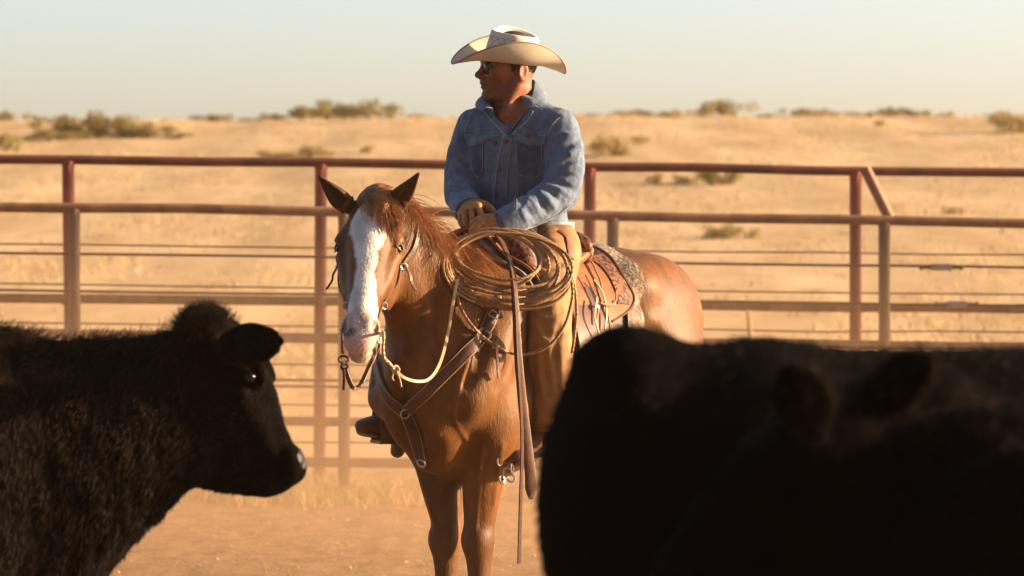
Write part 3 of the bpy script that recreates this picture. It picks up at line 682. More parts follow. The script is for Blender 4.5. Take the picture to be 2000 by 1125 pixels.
def push(Sx, off=.004):
    sh = Sx.shape; p = w2h(Sx.reshape(-1, 3))
    for _ in range(3):
        v = hs.sample(p); g = hs.grad(p); p = p + g * np.clip(off - v, 0, .05)[:, None]
    return h2w(p).reshape(sh)
S1 = push(S1); S2 = push(S2)
hair("forelock", S1, rad, m_mane, horse); hair("mane", S2, rad, m_mane, horse)
R3, D3 = [], []
for i in range(90):
    R3.append(head_w(random.gauss(0, .035), random.uniform(.53, .60), -.08 + random.gauss(0, .015))); D3.append(dirw(random.gauss(0, .8), .9, -.1))
S3 = strands(R3, D3, .05, n=6, grav=.3, spread=.3); hair("whiskers", push(S3, .0005), np.linspace(1, .3, 6) * .0005, mat("whisker", (.6, .45, .3), .5), horse)
A_1, B_1, C_1, D_1 = hV[hQ[:, 0]], hV[hQ[:, 1]], hV[hQ[:, 2]], hV[hQ[:, 3]]
ar_ = np.linalg.norm(np.cross(C_1 - A_1, D_1 - B_1), axis=1); fi = RNG.choice(len(hQ), 90000, p=ar_ / ar_.sum()); uu = RNG.random((90000, 2)); rp = (A_1[fi] * (1 - uu[:, :1]) + B_1[fi] * uu[:, :1]) * (1 - uu[:, 1:]) + (D_1[fi] * (1 - uu[:, :1]) + C_1[fi] * uu[:, :1]) * uu[:, 1:]
gg_ = hs.grad(rp); qh = (rp - HD.o) @ HD.A.T; inh = (rp[:, 0] > .86) & (qh[:, 1] > 0); fl_ = np.where(inh[:, None], HD.A[1] * 1.0 - 0 * rp, np.array([-.75, 0, -.65])); fl_ = fl_ - gg_ * (fl_ * gg_).sum(1, keepdims=True)
wv = np.stack([vnoise(rp[:, 0] * 7, rp[:, 1] * 7, rp[:, 2] * 7, 80 + j, 2) for j in range(3)], 1); dd2 = nrm(nrm(fl_) + gg_ * .16 + wv * .22)
wh = np.clip(bl[hQ[fi, 0], 0], 0, 1) > .5; hoofs = rp[:, 2] < .08
for nm_, sel_, c_ in (("blaze_hair", wh, mat("white_hair", (.68, .62, .56), .5, (.8, .76, .7), 30., spec=.3)),):
    St = strands(h2w(rp[sel_]), dd2[sel_] @ HF.A, .0105, 3, 0., 0., .16); hair(nm_, St, np.array([1., .8, .3]) * .00042, c_, horse)
R4 = [h2w((-.86 + random.gauss(0, .01), random.gauss(0, .02), 1.30 + random.gauss(0, .02))) for i in range(600)]
S4 = strands(R4, [-FW * .8 - UP * .4] * 600, .85, n=14, grav=1.6, spread=.12); hair("tail", S4, np.linspace(1, .4, 14) * .0014, m_mane, horse)
# ---------------------------------------------------------------- the rider
m_skin = mat("tanned_skin", (.42, .185, .10), .5, (.52, .25, .14), 90., .0006, 500., spec=.35, sss=.08, dirt=((.34, .13, .07), 25., .5, .75))
m_denim = mat("denim", (.105, .142, .212), .85, (.165, .215, .305), 26., .0024, 55., sheen=.12, dirt=((.27, .33, .41), 70., .55, .9), spec=.15)
m_denim_worn = mat("worn_denim", (.27, .33, .40), .85, (.40, .46, .52), 60., .0012, 300., spec=.15)
m_thread = mat("pale_stitching", (.38, .37, .34), .8, (.27, .29, .32), 200.)
m_denim_dark = mat("dark_denim", (.055, .080, .14), .85, (.11, .15, .23), 30., .003, 50., sheen=.1, spec=.15)
m_glove = mat("deerskin_glove", (.36, .18, .065), .62, (.50, .27, .11), 60., .0011, 160., spec=.25, dirt=((.22, .10, .04), 30., .55, .75))
m_chaps = mat("tan_chap_leather", (.27, .145, .062), .7, (.36, .205, .095), 22., .0045, 34., spec=.2, dirt=((.22, .12, .055), 9., .5, .75))
m_boot = mat("boot_leather", (.10, .045, .025), .45, (.17, .085, .05), 30., .0008, 150., spec=.4)
m_copper = mat("copper_button", (.22, .10, .05), .45, metal=.8)
m_shirt = mat("mauve_shirt", (.17, .11, .09), .8, (.22, .15, .12), 60., .0005, 400.)
RD = thing("person", h2w((0, 0, 0.62)), "man in a denim jacket, straw hat and sunglasses riding the chestnut horse", "person")
fx = nrm(np.array([-.94, -.34, 0])); lx = np.array([-fx[1], fx[0], 0]); lx = lx if lx[1] < 0 else -lx
HM = Fr(P(995, 132, 13.6), [fx, lx, UP])
hm = HM.p
TORS = [P(1034, 500, 13.62), P(1024, 440, 13.62), P(1016, 380, 13.61), P(1011, 310, 13.6), P(1008, 262, 13.61), P(1005, 234, 13.63), P(1002, 212, 13.64)]
LARM = [P(1088, 252, 13.51), P(1102, 292, 13.47), P(1103, 335, 13.44), P(1091, 378, 13.42), P(1048, 404, 13.36), P(1005, 426, 13.30), P(984, 437, 13.285)]
RARM = [P(932, 252, 13.69), P(913, 290, 13.68), P(902, 335, 13.65), P(900, 368, 13.60), P(905, 392, 13.52), P(914, 410, 13.42)]
LLEG = [P(1076, 488, 13.50), P(1076, 560, 13.28), P(1072, 630, 13.17), P(1075, 720, 13.20), P(1090, 815, 13.25), P(1098, 850, 13.27)]
RLEG = [h2w((0.02, -.11, 1.46)), h2w((.17, -.27, 1.33)), h2w((.29, -.33, 1.19)), h2w((.23, -.35, 1.04)), h2w((.16, -.36, .90)), h2w((.15, -.36, .87))]
# --- body: head, neck, trunk and limbs in one skin
ps = Sdf(axis_grid([-.48, (-.16, .009), (.10, .0034), (.36, .009)]), axis_grid([13.0, (13.5, .009), (13.76, .0034), (13.95, .009)]), axis_grid([.80, (1.85, .010), (2.28, .0034)]))
sc_ = lambda a, f: list(np.array(a) * f)
ps.loft(TORS, sc_([.165, .165, .165, .178, .18, .13, .075], .88), sc_([.125, .12, .125, .13, .115, .085, .065], .86), side=LF, k=.03)
ps.loft(LARM, sc_([.07, .065, .062, .06, .05, .042, .034], .8), k=.03); ps.loft(RARM, sc_([.07, .062, .058, .055, .048, .036], .8), k=.03)
ps.loft(LLEG, sc_([.09, .08, .07, .055, .045, .04], .85), k=.03); ps.loft(RLEG, sc_([.09, .08, .07, .055, .045, .04], .85), k=.03)
ps.loft([hm(-.022, 0, .0), hm(-.022, 0, -.07), P(1000, 205, 13.63), P(1003, 240, 13.62)], [.052, .058, .062, .085], [.050, .058, .062, .075], side=lx, k=.03)
ps.loft([hm(-.005, .068, -.05), hm(.01, .052, -.10), P(985, 222, 13.53)], [.014, .016, .012], k=.03)      # neck tendon
ps.ell(hm(-.010, 0, .035), (.090, .075, .092), HM.A, k=.03)
ps.ell(hm(.03, 0, -.03), (.066, .060, .088), HM.A, k=.03)
ps.loft([hm(.074, -.048, .020), hm(.090, -.02, .022), hm(.091, 0, .018), hm(.090, .02, .022), hm(.074, .048, .020)], [.012, .013, .011, .013, .012], k=.018)
ps.loft([hm(.086, 0, .014), hm(.1, 0, -.006), hm(.1135, 0, -.026)], [.010, .0105, .0115], k=.014, n=3)
ps.ell(hm(.117, 0, -.029), (.0125, .0115, .010), HM.A, k=.010)
for v in (1, -1):
    ps.ell(hm(.102, .013 * v, -.033), (.014, .0085, .0095), HM.A, k=.009)
    ps.ell(hm(.108, .007 * v, -.041), (.007, .0038, .004), HM.A, k=.004, mode='s')
    ps.ell(hm(.055, .047 * v, -.018), (.032, .021, .022), HM.A, k=.03)
    ps.ell(hm(.080, .030 * v, .004), (.016, .02, .012), HM.A, k=.016, mode='s')
    ps.ell(hm(.074, .030 * v, .003), (.0125, .0135, .0125), HM.A, k=.004)
    ps.loft([hm(-.012, .060 * v, -.045), hm(.0, .060 * v, -.072), hm(.04, .047 * v, -.096), hm(.08, .018 * v, -.106)], [.016, .017, .015, .011], k=.026)
    ps.loft([hm(.098, .018 * v, -.038), hm(.090, .031 * v, -.058), hm(.082, .032 * v, -.078)], [.0025] * 3, k=.012, mode='s')   # smile line
    e0 = hm(-.018, .078 * v, -.02)
    AX = np.array([nrm(HM.d(.95, .3 * v, .1)), nrm(HM.d(-.3 * 1, .95 * v, 0)), HM.d(0, 0, 1)])
    ps.ell(e0 + HM.d(-.004, .005 * v, 0), (.022, .0088, .034), AX, k=.008)
    ps.ell(e0 + HM.d(-.002, .013 * v, .004), (.011, .004, .019), AX, k=.008, mode='s')
    ps.ell(e0 + HM.d(.006, .003 * v, -.027), (.009, .006, .009), HM.A, k=.008)
ps.ell(hm(.072, 0, -.064), (.034, .034, .030), HM.A, k=.022)
ps.loft([hm(.086, -.024, -.0585), hm(.1015, -.008, -.0555), hm(.102, 0, -.0565), hm(.1015, .008, -.0555), hm(.086, .024, -.0585)], [.004, .0055, .005, .0055, .004], k=.008)
ps.loft([hm(.086, -.021, -.0685), hm(.099, 0, -.0715), hm(.086, .021, -.0685)], [.005, .007, .005], k=.008)
ps.loft([hm(.090, -.027, -.065), hm(.1075, 0, -.0635), hm(.090, .027, -.065)], [.0022, .0026, .0022], k=.004, mode='s')
ps.ell(hm(.082, 0, -.098), (.019, .021, .016), HM.A, k=.018)
ps.ell(hm(.100, 0, -.082), (.007, .02, .004), HM.A, k=.010, mode='s')
pV, pQ = ps.nets(); pV = relax(pV, pQ, 1)
q = HM.inv(pV)
sk = np.ones((len(pV), 3)); nzh = vnoise(pV[:, 0] * 60, pV[:, 1] * 60, pV[:, 2] * 60, 31, 2)
stub = (np.clip((-.035 - q[:, 2] + .3 * (q[:, 0] - .05)) / .02, 0, 1) * np.clip((q[:, 0] + .0) / .02, 0, 1) * np.clip((q[:, 2] + .135) / .03, 0, 1))[:, None]
sk = sk * (1 - stub * np.array([.26, .22, .18]))
lip = (np.clip(1.3 - np.abs(q[:, 2] + .0635) / .011, 0, 1) * np.clip(1.4 - np.abs(q[:, 1]) / .02, 0, 1) * (q[:, 0] > .085))[:, None]
sk = sk * (1 - lip * np.array([.08, .28, .25]))
m_skin2 = mat("tanned_skin_face", (.25, .085, .042), .5, (.33, .13, .068), 90., .0014, 240., spec=.35, sss=.06, attr="skin")
mesh("body", pV, pQ, m_skin2, RD, attr={"skin": sk})
# hair
hh = Sdf(axis_grid([-.16, (.12, .004)]), axis_grid([13.4, (13.8, .004)]), axis_grid([2.0, (2.3, .004)]))
hh.ell(hm(-.012, 0, .033), (.0925, .0775, .098), HM.A, k=.005)
X, Y, Z = hh.xyz((slice(None),) * 3); hx = (X - HM.o[0]) * fx[0] + (Y - HM.o[1]) * fx[1]; hz = Z - HM.o[2]
hh.D = np.maximum(hh.D, np.maximum(hx - (.016 + .35 * (hz + .01)), -.052 - hz - .45 * np.minimum(hx + .01, .03)).astype(np.float32))
for v in (1, -1): hh.ell(hm(-.018, .082 * v, -.022), (.020, .02, .031), HM.A, k=.003, mode='s')
for v in (1, -1): hh.loft([hm(.014, .071 * v, .01), hm(.013, .070 * v, -.018)], [.010, .007], [.004, .003], side=HM.A[0], k=.004)
V_, Q_ = hh.nets(); hair_m = mat("dark_brown_hair", (.035, .02, .012), .6, (.07, .04, .022), 150., .0015, 300.)
if len(V_): mesh("hair", V_, Q_, hair_m, RD)
# --- jacket
js = Sdf(axis_grid([-.30, (.32, .0045)]), axis_grid([13.15, (13.85, .0045)]), axis_grid([1.49, (2.06, .0045)]))
wr = lambda amp, sd, f=9: (lambda X, Y, Z: (amp * vnoise(X * f, Y * f, Z * f * .7, sd, 3)).astype(np.float32))
js.loft(TORS, [.158, .162, .165, .178, .182, .135, .085], [.122, .122, .126, .132, .12, .092, .075], side=LF, k=.03, disp=wr(.005, 41, 7))
js.loft(LARM, [.076, .070, .067, .067, .060, .052, .045], k=.028, disp=wr(.005, 42, 9))
js.loft(RARM, [.074, .066, .062, .059, .055, .047], k=.028, disp=wr(.005, 43, 9))
js.loft([P(1003, 222, 13.64), P(955, 238, 13.66), P(930, 255, 13.69)], [.055, .06, .06], k=.03); js.loft([P(1005, 222, 13.63), P(1050, 238, 13.58), P(1088, 255, 13.52)], [.055, .06, .06], k=.03)
def jray(px, py, sd=None, off=0.):
    px = np.atleast_1d(px).astype(float); py = np.atleast_1d(py).astype(float)
    d = np.stack([(px - 1000) / FPX, np.ones_like(px), (CY - py) / FPX], 1); o = np.array([0, 0, EYE]) + d * 13.1
    p = (sd or js).march(o, d, 0, .8, .004); n = (sd or js).grad(np.nan_to_num(p)); return p + n * np.broadcast_to(off, (len(p),))[:, None], n
def crease(pts, r, k=.008, mode='s', sink=.0):
    q = np.array(pts, float); c = catmull(np.c_[q, 0 * q[:, :1]], 4)[:, :2]; p, n = jray(c[:, 0], c[:, 1], off=sink); ok = ~np.isnan(p[:, 0])
    if ok.sum() > 2: js.loft(p[ok], np.interp(np.linspace(0, 1, ok.sum()), [0, .5, 1], [r * .4, r, r * .4]), k=k, mode=mode, n=1)
for pts, r in [([(1136, 268), (1112, 285), (1082, 296)], .011), ([(1134, 310), (1108, 318), (1076, 342)], .012), ([(1126, 345), (1100, 340), (1078, 352)], .010), ([(1118, 368), (1095, 358), (1072, 358)], .011),
               ([(1100, 396), (1080, 380), (1062, 362)], .010), ([(1070, 418), (1058, 400), (1048, 380)], .009), ([(1046, 432), (1036, 416), (1026, 398)], .008), ([(1105, 262), (1085, 275), (1070, 300)], .009),
               ([(884, 345), (900, 352), (920, 348)], .009), ([(872, 362), (892, 372), (915, 366)], .009), ([(880, 388), (898, 390), (918, 378)], .008), ([(888, 300), (903, 312), (916, 330)], .008), ([(886, 322), (900, 332), (918, 340)], .007),
               ([(905, 262), (917, 285), (926, 320)], .009), ([(985, 350), (978, 380), (972, 415)], .006), ([(1030, 360), (1022, 390), (1008, 420)], .008), ([(940, 345), (950, 370), (955, 395)], .008)]:
    crease(pts, r * 1.3, sink=.005)
for pts, r in [([(1138, 288), (1112, 300), (1078, 318)], .011), ([(1136, 328), (1110, 330), (1080, 348)], .010), ([(1112, 384), (1090, 368), (1066, 360)], .010), ([(1085, 408), (1072, 392), (1054, 372)], .010), ([(1058, 426), (1048, 408), (1038, 390)], .008),
               ([(1032, 440), (1022, 420), (1014, 405)], .007), ([(878, 354), (896, 362), (918, 356)], .008), ([(875, 376), (894, 382), (916, 373)], .008), ([(884, 312), (902, 322), (917, 334)], .007)]:
    crease(pts, r * 1.15, k=.010, mode='u', sink=-.004)
X, Y, Z = js.xyz((slice(None),) * 3)
hem = EYE + (CY - 457) / FPX * 13.55
inarm = np.sqrt((X - LARM[5][0]) ** 2 + (Y - LARM[5][1]) ** 2 + (Z - LARM[5][2]) ** 2) < .11
js.D = np.where(inarm | (Y < 13.42), js.D, np.maximum(js.D, (hem - Z).astype(np.float32)))
# neck opening: hollow round the neck and a V down the chest
js.loft([P(1003, 150, 13.64), P(1002, 200, 13.62), P(996, 230, 13.56)], [.075, .070, .05], [.075, .070, .055], side=LF, k=.008, mode='s')
js.loft([P(1000, 195, 13.50), P(994, 225, 13.475), P(987, 264, 13.46)], [.085, .056, .004], [.06, .05, .034], side=LF, k=.008, mode='s')
jV, jQ = js.nets(); jV = relax(jV, jQ, 1)
jn = js.grad(jV)
JK = mesh("denim_jacket", jV, jQ, m_denim, RD)
def seam(pts, name=None, r=.0016, n=6, m=None, off=.0006, close=False, flat=1.):
    c = catmull(np.array(pts, float), n, close); p, nn = jray(c[:, 0], c[:, 1], off=off); ok = ~np.isnan(p[:, 0])
    mb = MB(); mb.tube(p[ok], r, 6); return mb.build(name or "seam", m or m_thread, JK)
def panel(corn, th, name, m, nu=10, nv=10, off=.002, puff=.0, parent=None, curve=0.):
    """patch on the jacket between four photo corners tl,tr,br,bl"""
    tl, tr, br, bl = [np.array(c, float) for c in corn]; u, v = np.meshgrid(np.linspace(0, 1, nu), np.linspace(0, 1, nv), indexing='ij')
    q = ((1 - u) * (1 - v))[..., None] * tl + (u * (1 - v))[..., None] * tr + (u * v)[..., None] * br + ((1 - u) * v)[..., None] * bl
    q[..., 1] += curve * np.sin(u * math.pi) * v * 1.0
    p, n = jray(q[..., 0].ravel(), q[..., 1].ravel(), off=off); n = n.reshape(nu, nv, 3)
    n = nrm(n + 3 * n.mean((0, 1)))
    G = p.reshape(nu, nv, 3) + n * (puff * np.sin(u * math.pi) * np.sin(v * math.pi))[..., None]
    if np.isnan(G).any():
        G = np.where(np.isnan(G), np.nanmean(G, axis=(0, 1)), G)
    mb = MB(); mb.sheet(G, th, n); return mb.build(name, m, parent or JK)
# placket and front edge
panel([(984, 262), (1000, 264), (986, 442), (966, 444)], .004, "placket", m_denim, 6, 26, .002)
seam([(985, 263), (980, 285), (974, 315), (969, 350), (966, 385), (964, 443)], "front_edge", .0022, m=m_denim_worn, off=.004)
seam([(947, 218), (958, 232), (972, 248), (985, 263)], "front_edge", .0024, m=m_denim_worn, off=.001); seam([(1041, 218), (1030, 236), (1014, 250), (999, 264)], "front_edge", .0024, m=m_denim_worn, off=.001)
seam([(999, 264), (996, 300), (991, 350), (988, 400), (985, 442)], off=.0045, r=.001)
# pockets: pouch, flap
panel([(1008, 278), (1060, 282), (1056, 338), (1010, 335)], .004, "pocket", m_denim_dark, 10, 10, .002, .004, curve=10)
panel([(915, 280), (945, 278), (944, 334), (924, 332)], .004, "pocket", m_denim_dark, 8, 10, .002, .004, curve=10)
panel([(1002, 264), (1068, 266), (1066, 281), (1004, 272)], .005, "pocket_flap", m_denim, 14, 6, .005, .004, curve=9)
panel([(911, 264), (980, 266), (948, 276), (914, 284)], .005, "pocket_flap", m_denim, 14, 6, .005, .004, curve=5)
for pts in ([(1002, 272), (1018, 276), (1035, 285), (1050, 280), (1066, 282)], [(913, 288), (925, 279), (945, 279), (950, 272)], [(1009, 282), (1010, 310), (1011, 336), (1031, 346), (1056, 339), (1059, 300), (1060, 284)], [(917, 286), (921, 310), (925, 334), (934, 345), (944, 334), (945, 300), (945, 282)],
            [(912, 263), (940, 266), (978, 265)], [(1002, 263), (1035, 266), (1068, 265)], [(1069, 268), (1082, 242), (1094, 230)], [(908, 268), (912, 248), (919, 236)], [(1008, 345), (1006, 390), (1004, 420)], [(1012, 345), (1010, 390), (1008, 420)], [(957, 340), (950, 370), (940, 390)], [(1118, 395), (1085, 422), (1040, 442), (1008, 452)]):
    seam(pts, r=.0013, off=.0055 if pts[0][1] < 300 else .003)
def button(px, py, off=.006, r=.0075, par=None, sd=None):
    p, n = jray(px, py, off=off); p, n = p[0], nrm(n[0] + np.array([0, -1.5, 0])); mb = MB(); mb.tube([p - n * .004, p + n * .001, p + n * .0025, p + n * .0028], [r, r, r * .8, r * .4], 14); return mb.build("button", m_copper, par or JK)
for b in ((1033, 266, .011), (1034, 288, .010), (968, 280, .006), (991, 276, .007), (977, 331, .006), (971, 380, .006), (997, 433, .005)): button(*b)
# waistband along the hem, cuffs
cz = [(1112, 430), (1111, 445), (1060, 451), (1010, 450), (1020, 437), (1060, 437)]
def band(ctr_pts, r1, name, w, m, off=.003):
    pass
def cuff(A, B, R, name, m, ell=1.0):
    d = nrm(np.asarray(B) - np.asarray(A)); u = nrm(np.cross(d, [0.1, .2, 1])); v = np.cross(d, u); a = np.linspace(0, 2 * math.pi, 29)
    G = np.stack([np.asarray(A) + (u * math.cos(x) + v * math.sin(x) * ell) * R for x in a]), np.stack([np.asarray(B) + (u * math.cos(x) + v * math.sin(x) * ell) * R * .97 for x in a])
    mid = (G[0] + G[1]) / 2 + nrm((G[0] - A)) * .002
    g = np.stack([G[0], mid, G[1]], 1); mb = MB(); mb.sheet(g, .006, nrm(g - (np.asarray(A) + np.asarray(B)) / 2)); return mb.build(name, m, JK)
cuff(LARM[5] * .75 + LARM[6] * .25 + [.015, 0, .004], LARM[6] + [-.01, -.003, -.006], .052, "cuff", m_denim)
cuff(RARM[4] * .4 + RARM[5] * .6, RARM[5] + [.008, -.02, -.008], .052, "cuff", m_denim)
hemr = [P(1034, 447, 13.61) + LF * math.cos(a) * .164 - FW * math.sin(a) * -.126 for a in np.linspace(0, 2 * math.pi, 49)]
g = np.stack([np.array(hemr) + [0, 0, .022], np.array(hemr) - [0, 0, .002], np.array(hemr) - [0, 0, .024]], 1)
g = g + nrm((g - P(1034, 447, 13.61)) * [1, 1, 0]) * .002
mb = MB(); mb.sheet(g, .007, nrm((g - P(1034, 447, 13.61)) * [1, 1, 0])); mb.build("waistband", m_denim_worn, JK)
# frayed threads at the cuff and hem
T_ = []
for i in range(60):
    t = random.random(); b = LARM[6] * (1 - t) + LARM[4] * t + np.array([0, -.02, -.05]) + RNG.normal(size=3) * .004; T_.append(catmull([b, b + RNG.normal(size=3) * .01 - [0, 0, .008], b + RNG.normal(size=3) * .012 - [0, 0, .016]], 3))
hair("frayed_threads", np.array(T_), .0006, m_thread, JK)
# collar: stands at the nape, falls to two points
nc = P(1003, 205, 13.625)
def collar():
    key = [((962, 213, 13.50), (944, 217, 13.52)), ((955, 204, 13.56), (930, 208, 13.60)), ((957, 184, 13.65), (934, 199, 13.69)), ((978, 164, 13.71), (962, 192, 13.76)), ((1012, 157, 13.72), (1018, 192, 13.77)),
           ((1042, 157, 13.66), (1062, 193, 13.69)), ((1044, 172, 13.60), (1072, 204, 13.61)), ((1040, 190, 13.555), (1071, 213, 13.56)), ((1033, 208, 13.515), (1060, 219, 13.515))]
    T = catmull([P(*a) for a, b in key], 6); B = catmull([P(*b) for a, b in key], 6); c0 = P(1003, 190, 13.63); G = []
    for a, b in zip(T, B):
        out = nrm(((a + b) / 2 - c0) * [1, 1, 0]); G.append([a - out * .004 - UP * .012] + [a * (1 - t) + b * t + out * .012 * math.sin(t * math.pi) + UP * .004 * math.sin(t * math.pi) for t in np.linspace(0, 1, 7)])
    G = np.array(G); mb = MB(); mb.sheet(G, .005); co = mb.build("collar", m_denim, JK)
    e = MB(); e.tube(G[:, -1], .0024, 6); e.build("collar_edge", m_denim_worn, co)
collar()
# shirt collar inside
def shirt():
    G = []
    for i in range(31):
        s = -1 + 2 * i / 30; a = s * math.radians(150); dr = -FW * math.cos(a) + LF * math.sin(a); back = (1 + math.cos(a)) / 2
        b = nc + dr * (.066 + .004 * (1 - back)) + UP * (.004 + .045 * back - .035 * (1 - back) ** 2) + FW * .02 * (1 - back); G.append([b, b - UP * .03 + dr * .004, b - UP * .06 + dr * .003 + FW * .01 * (1 - back)])
    mb = MB(); mb.sheet(np.array(G), .004); o = mb.build("shirt_collar", m_shirt, RD)
    for sgn, A, B in ((1, (1034, 208), (990, 262)), (-1, (958, 208), (984, 262))):
        a3, _ = jray([A[0] + 6 * sgn, B[0] + 2 * sgn], [A[1], B[1]], off=.002)
        a3 = np.where(np.isnan(a3), np.array([P(A[0], A[1], 13.53), P(B[0], B[1], 13.48)]), a3); p0, p1 = a3
        t = np.linspace(0, 1, 10)[:, None]; c1 = p0 * (1 - t) + p1 * t; inn = c1 + np.array([-.020 * sgn, .022, .0]) * (1 - t * .75)
        G = np.stack([c1, (c1 + inn) / 2 - [0, .004, 0], inn], 1); mb = MB(); mb.sheet(G, .004); mb.build("shirt_front", m_shirt, o)
shirt()
# --- hat
m_straw = mat("straw", (.66, .57, .43), .75, (.76, .68, .55), 180., .0006, 500., (1, 1, 2.2), spec=.2, trans=.18)
m_brim = mat("straw_brim", (.72, .62, .48), .75, (.80, .71, .58), 160., .0006, 500., (1, 1, 2.2), spec=.2, trans=.2)
fh = nrm(fx * math.cos(math.radians(4.5)) + UP * math.sin(math.radians(4.5))); rl = math.radians(9)
uh = nrm(np.cross(fh, lx)); uh = uh if uh[2] > 0 else -uh; lh = nrm(lx * math.cos(rl) - uh * math.sin(rl)); uh = nrm(np.cross(fh, lh)); uh = uh if uh[2] > 0 else -uh
HT = Fr(hm(-.006, 0, .021), [fh, lh, uh])
hat_p = HT.p
def hat():
    nphi = 72; ph = np.arange(nphi) / nphi * 2 * math.pi
    # brim: thick sheet with rolled sides
    G = np.zeros((nphi + 1, 15, 3))
    for i in range(nphi + 1):
        a = i / nphi * 2 * math.pi; c, s = math.cos(a), math.sin(a)
        b0 = np.array([.100 * c, .083 * s]); A_o = .215 if c > 0 else .205; sq = abs(s)
        o1 = np.array([A_o * c, .150 * s])
        for j in range(15):
            t = j / 14; xy = b0 * (1 - t) + o1 * t; side = sq ** 1.7
            z = .082 * side * t ** 1.75 - .018 * (1 - side) * t ** 1.3 + .004 * math.sin(a * 3 + 1) * t
            xy = xy - np.array([0, math.copysign(.030, s) * side * t ** 2.6])
            if c > 0: z -= .014 * c ** 2 * t
            G[i, j] = hat_p(xy[0], xy[1], z)
    mb = MB(); mb.sheet(G, .004); br = mb.build("hat_brim", m_brim, None)
    e = MB(); e.tube(G[:-1, 14], .0032, 8, closed=True); 
    # crown
    R = []; UV = []
    prof = [(0, 0), (.02, .0), (.2, .0), (.4, .01), (.6, .02), (.78, .035), (.90, .05), (.965, .075), (1.0, .115), (1.0, .16), (.97, .22), (.93, .32), (.89, .45), (.86, .6), (.85, .8), (.85, .97)]
    for i in range(nphi):
        a = ph[i]; c, s = math.cos(a), math.sin(a); row = []
        htop = .106 + .004 * c - .012 * s - .004 * math.cos(2 * a)
        pinch = 1 - .20 * math.exp(-((abs(math.atan2(abs(s), c)) - .75) / .45) ** 2)      # two front dents
        for h, ins in prof:
            rx, ry = .100 * (1 - ins) * (1 - .06 * h), .083 * (1 - ins) * (1 - .14 * h)
            pp = 1 + (pinch - 1) * np.clip((h - .35) / .5, 0, 1) * np.clip(1 - ins * 1.5, 0, 1)
            z = htop * min(h, 1.0)
            if ins > .115: k_ = np.clip((ins - .12) / .25, 0, 1); z = htop * (1 - k_) + .104 * k_ - .012 * np.clip((ins - .15) / .45, 0, 1) 
            ridge = .004 * math.exp(-(s * ins * 3) ** 2) if ins > .2 else 0
            row.append(hat_p(rx * c * pp, ry * s * pp, z - ridge)); UV.append((i / nphi, h if ins < .12 else 1.2))
        R.append(row)
    R = np.array(R); k = len(prof); V = R.reshape(-1, 3); F = []
    for i in range(nphi):
        j = (i + 1) % nphi
        for q in range(k - 1): F.append((i * k + q, j * k + q, j * k + q + 1, i * k + q + 1))
    F.append(tuple(i * k + k - 1 for i in range(nphi)))
    return br, e, V, F, UV
br, edge, V_, F_, UV_ = hat()
HAT = tag(bpy.data.objects.new("cowboy_hat", None), None); COL.objects.link(HAT); HAT.parent = RD
m_crown = mat("straw_crown", (.76, .71, .64), .75, (.84, .80, .74), 180., .0006, 500., (1, 1, 2.2), spec=.2, trans=.15)
def lattice(m):
    nt = m.node_tree; b = nt.nodes["Principled BSDF"]; src = b.inputs["Base Color"].links[0].from_socket
    uv = nt.nodes.new("ShaderNodeUVMap"); sp = nt.nodes.new("ShaderNodeSeparateXYZ"); nt.links.new(uv.outputs[0], sp.inputs[0])
    def mth(op, a, b_=None, c=None):
        n = nt.nodes.new("ShaderNodeMath"); n.operation = op
        for i, x in enumerate((a, b_, c)):
            if x is None: continue
            if isinstance(x, (int, float)): n.inputs[i].default_value = x
            else: nt.links.new(x, n.inputs[i])
        return n.outputs[0]
    u, v = mth('MULTIPLY', sp.outputs[0], 18.0), mth('MULTIPLY', sp.outputs[1], 2.6)
    def line(x, w): f = mth('FRACT', x); return mth('LESS_THAN', mth('ABSOLUTE', mth('SUBTRACT', f, .5)), w)
    d1, d2 = line(mth('ADD', u, v), .075), line(mth('SUBTRACT', u, v), .075)
    dots = mth('GREATER_THAN', mth('SINE', mth('MULTIPLY', sp.outputs[1], 120.0)), -.3)
    row1 = mth('LESS_THAN', mth('ABSOLUTE', mth('SUBTRACT', sp.outputs[1], .80)), .02); dd = mth('GREATER_THAN', mth('SINE', mth('MULTIPLY', sp.outputs[0], 560.0)), .1)
    a = mth('MULTIPLY', mth('MAXIMUM', d1, d2), dots); a = mth('MULTIPLY', a, mth('LESS_THAN', sp.outputs[1], .77)); a = mth('MAXIMUM', a, mth('MULTIPLY', row1, dd)); a = mth('MULTIPLY', a, .8)
    mx = nt.nodes.new("ShaderNodeMix"); mx.data_type = 'RGBA'; nt.links.new(a, mx.inputs[0]); nt.links.new(src, mx.inputs[6]); mx.inputs[7].default_value = (.10, .07, .05, 1); nt.links.new(mx.outputs[2], b.inputs["Base Color"])
lattice(m_crown)
HAT.location = tuple(HT.o - BASE[RD.name]); BASE["cowboy_hat"] = HT.o
crown = mesh("hat_crown", V_, F_, m_crown, HAT, uv=UV_); 
bo = br; bo.data.transform(Matrix.Translation(Vector(-HT.o))); bo.parent = HAT
edge.build("hat_brim_edge", mat("brim_binding", (.34, .25, .17), .7), HAT)
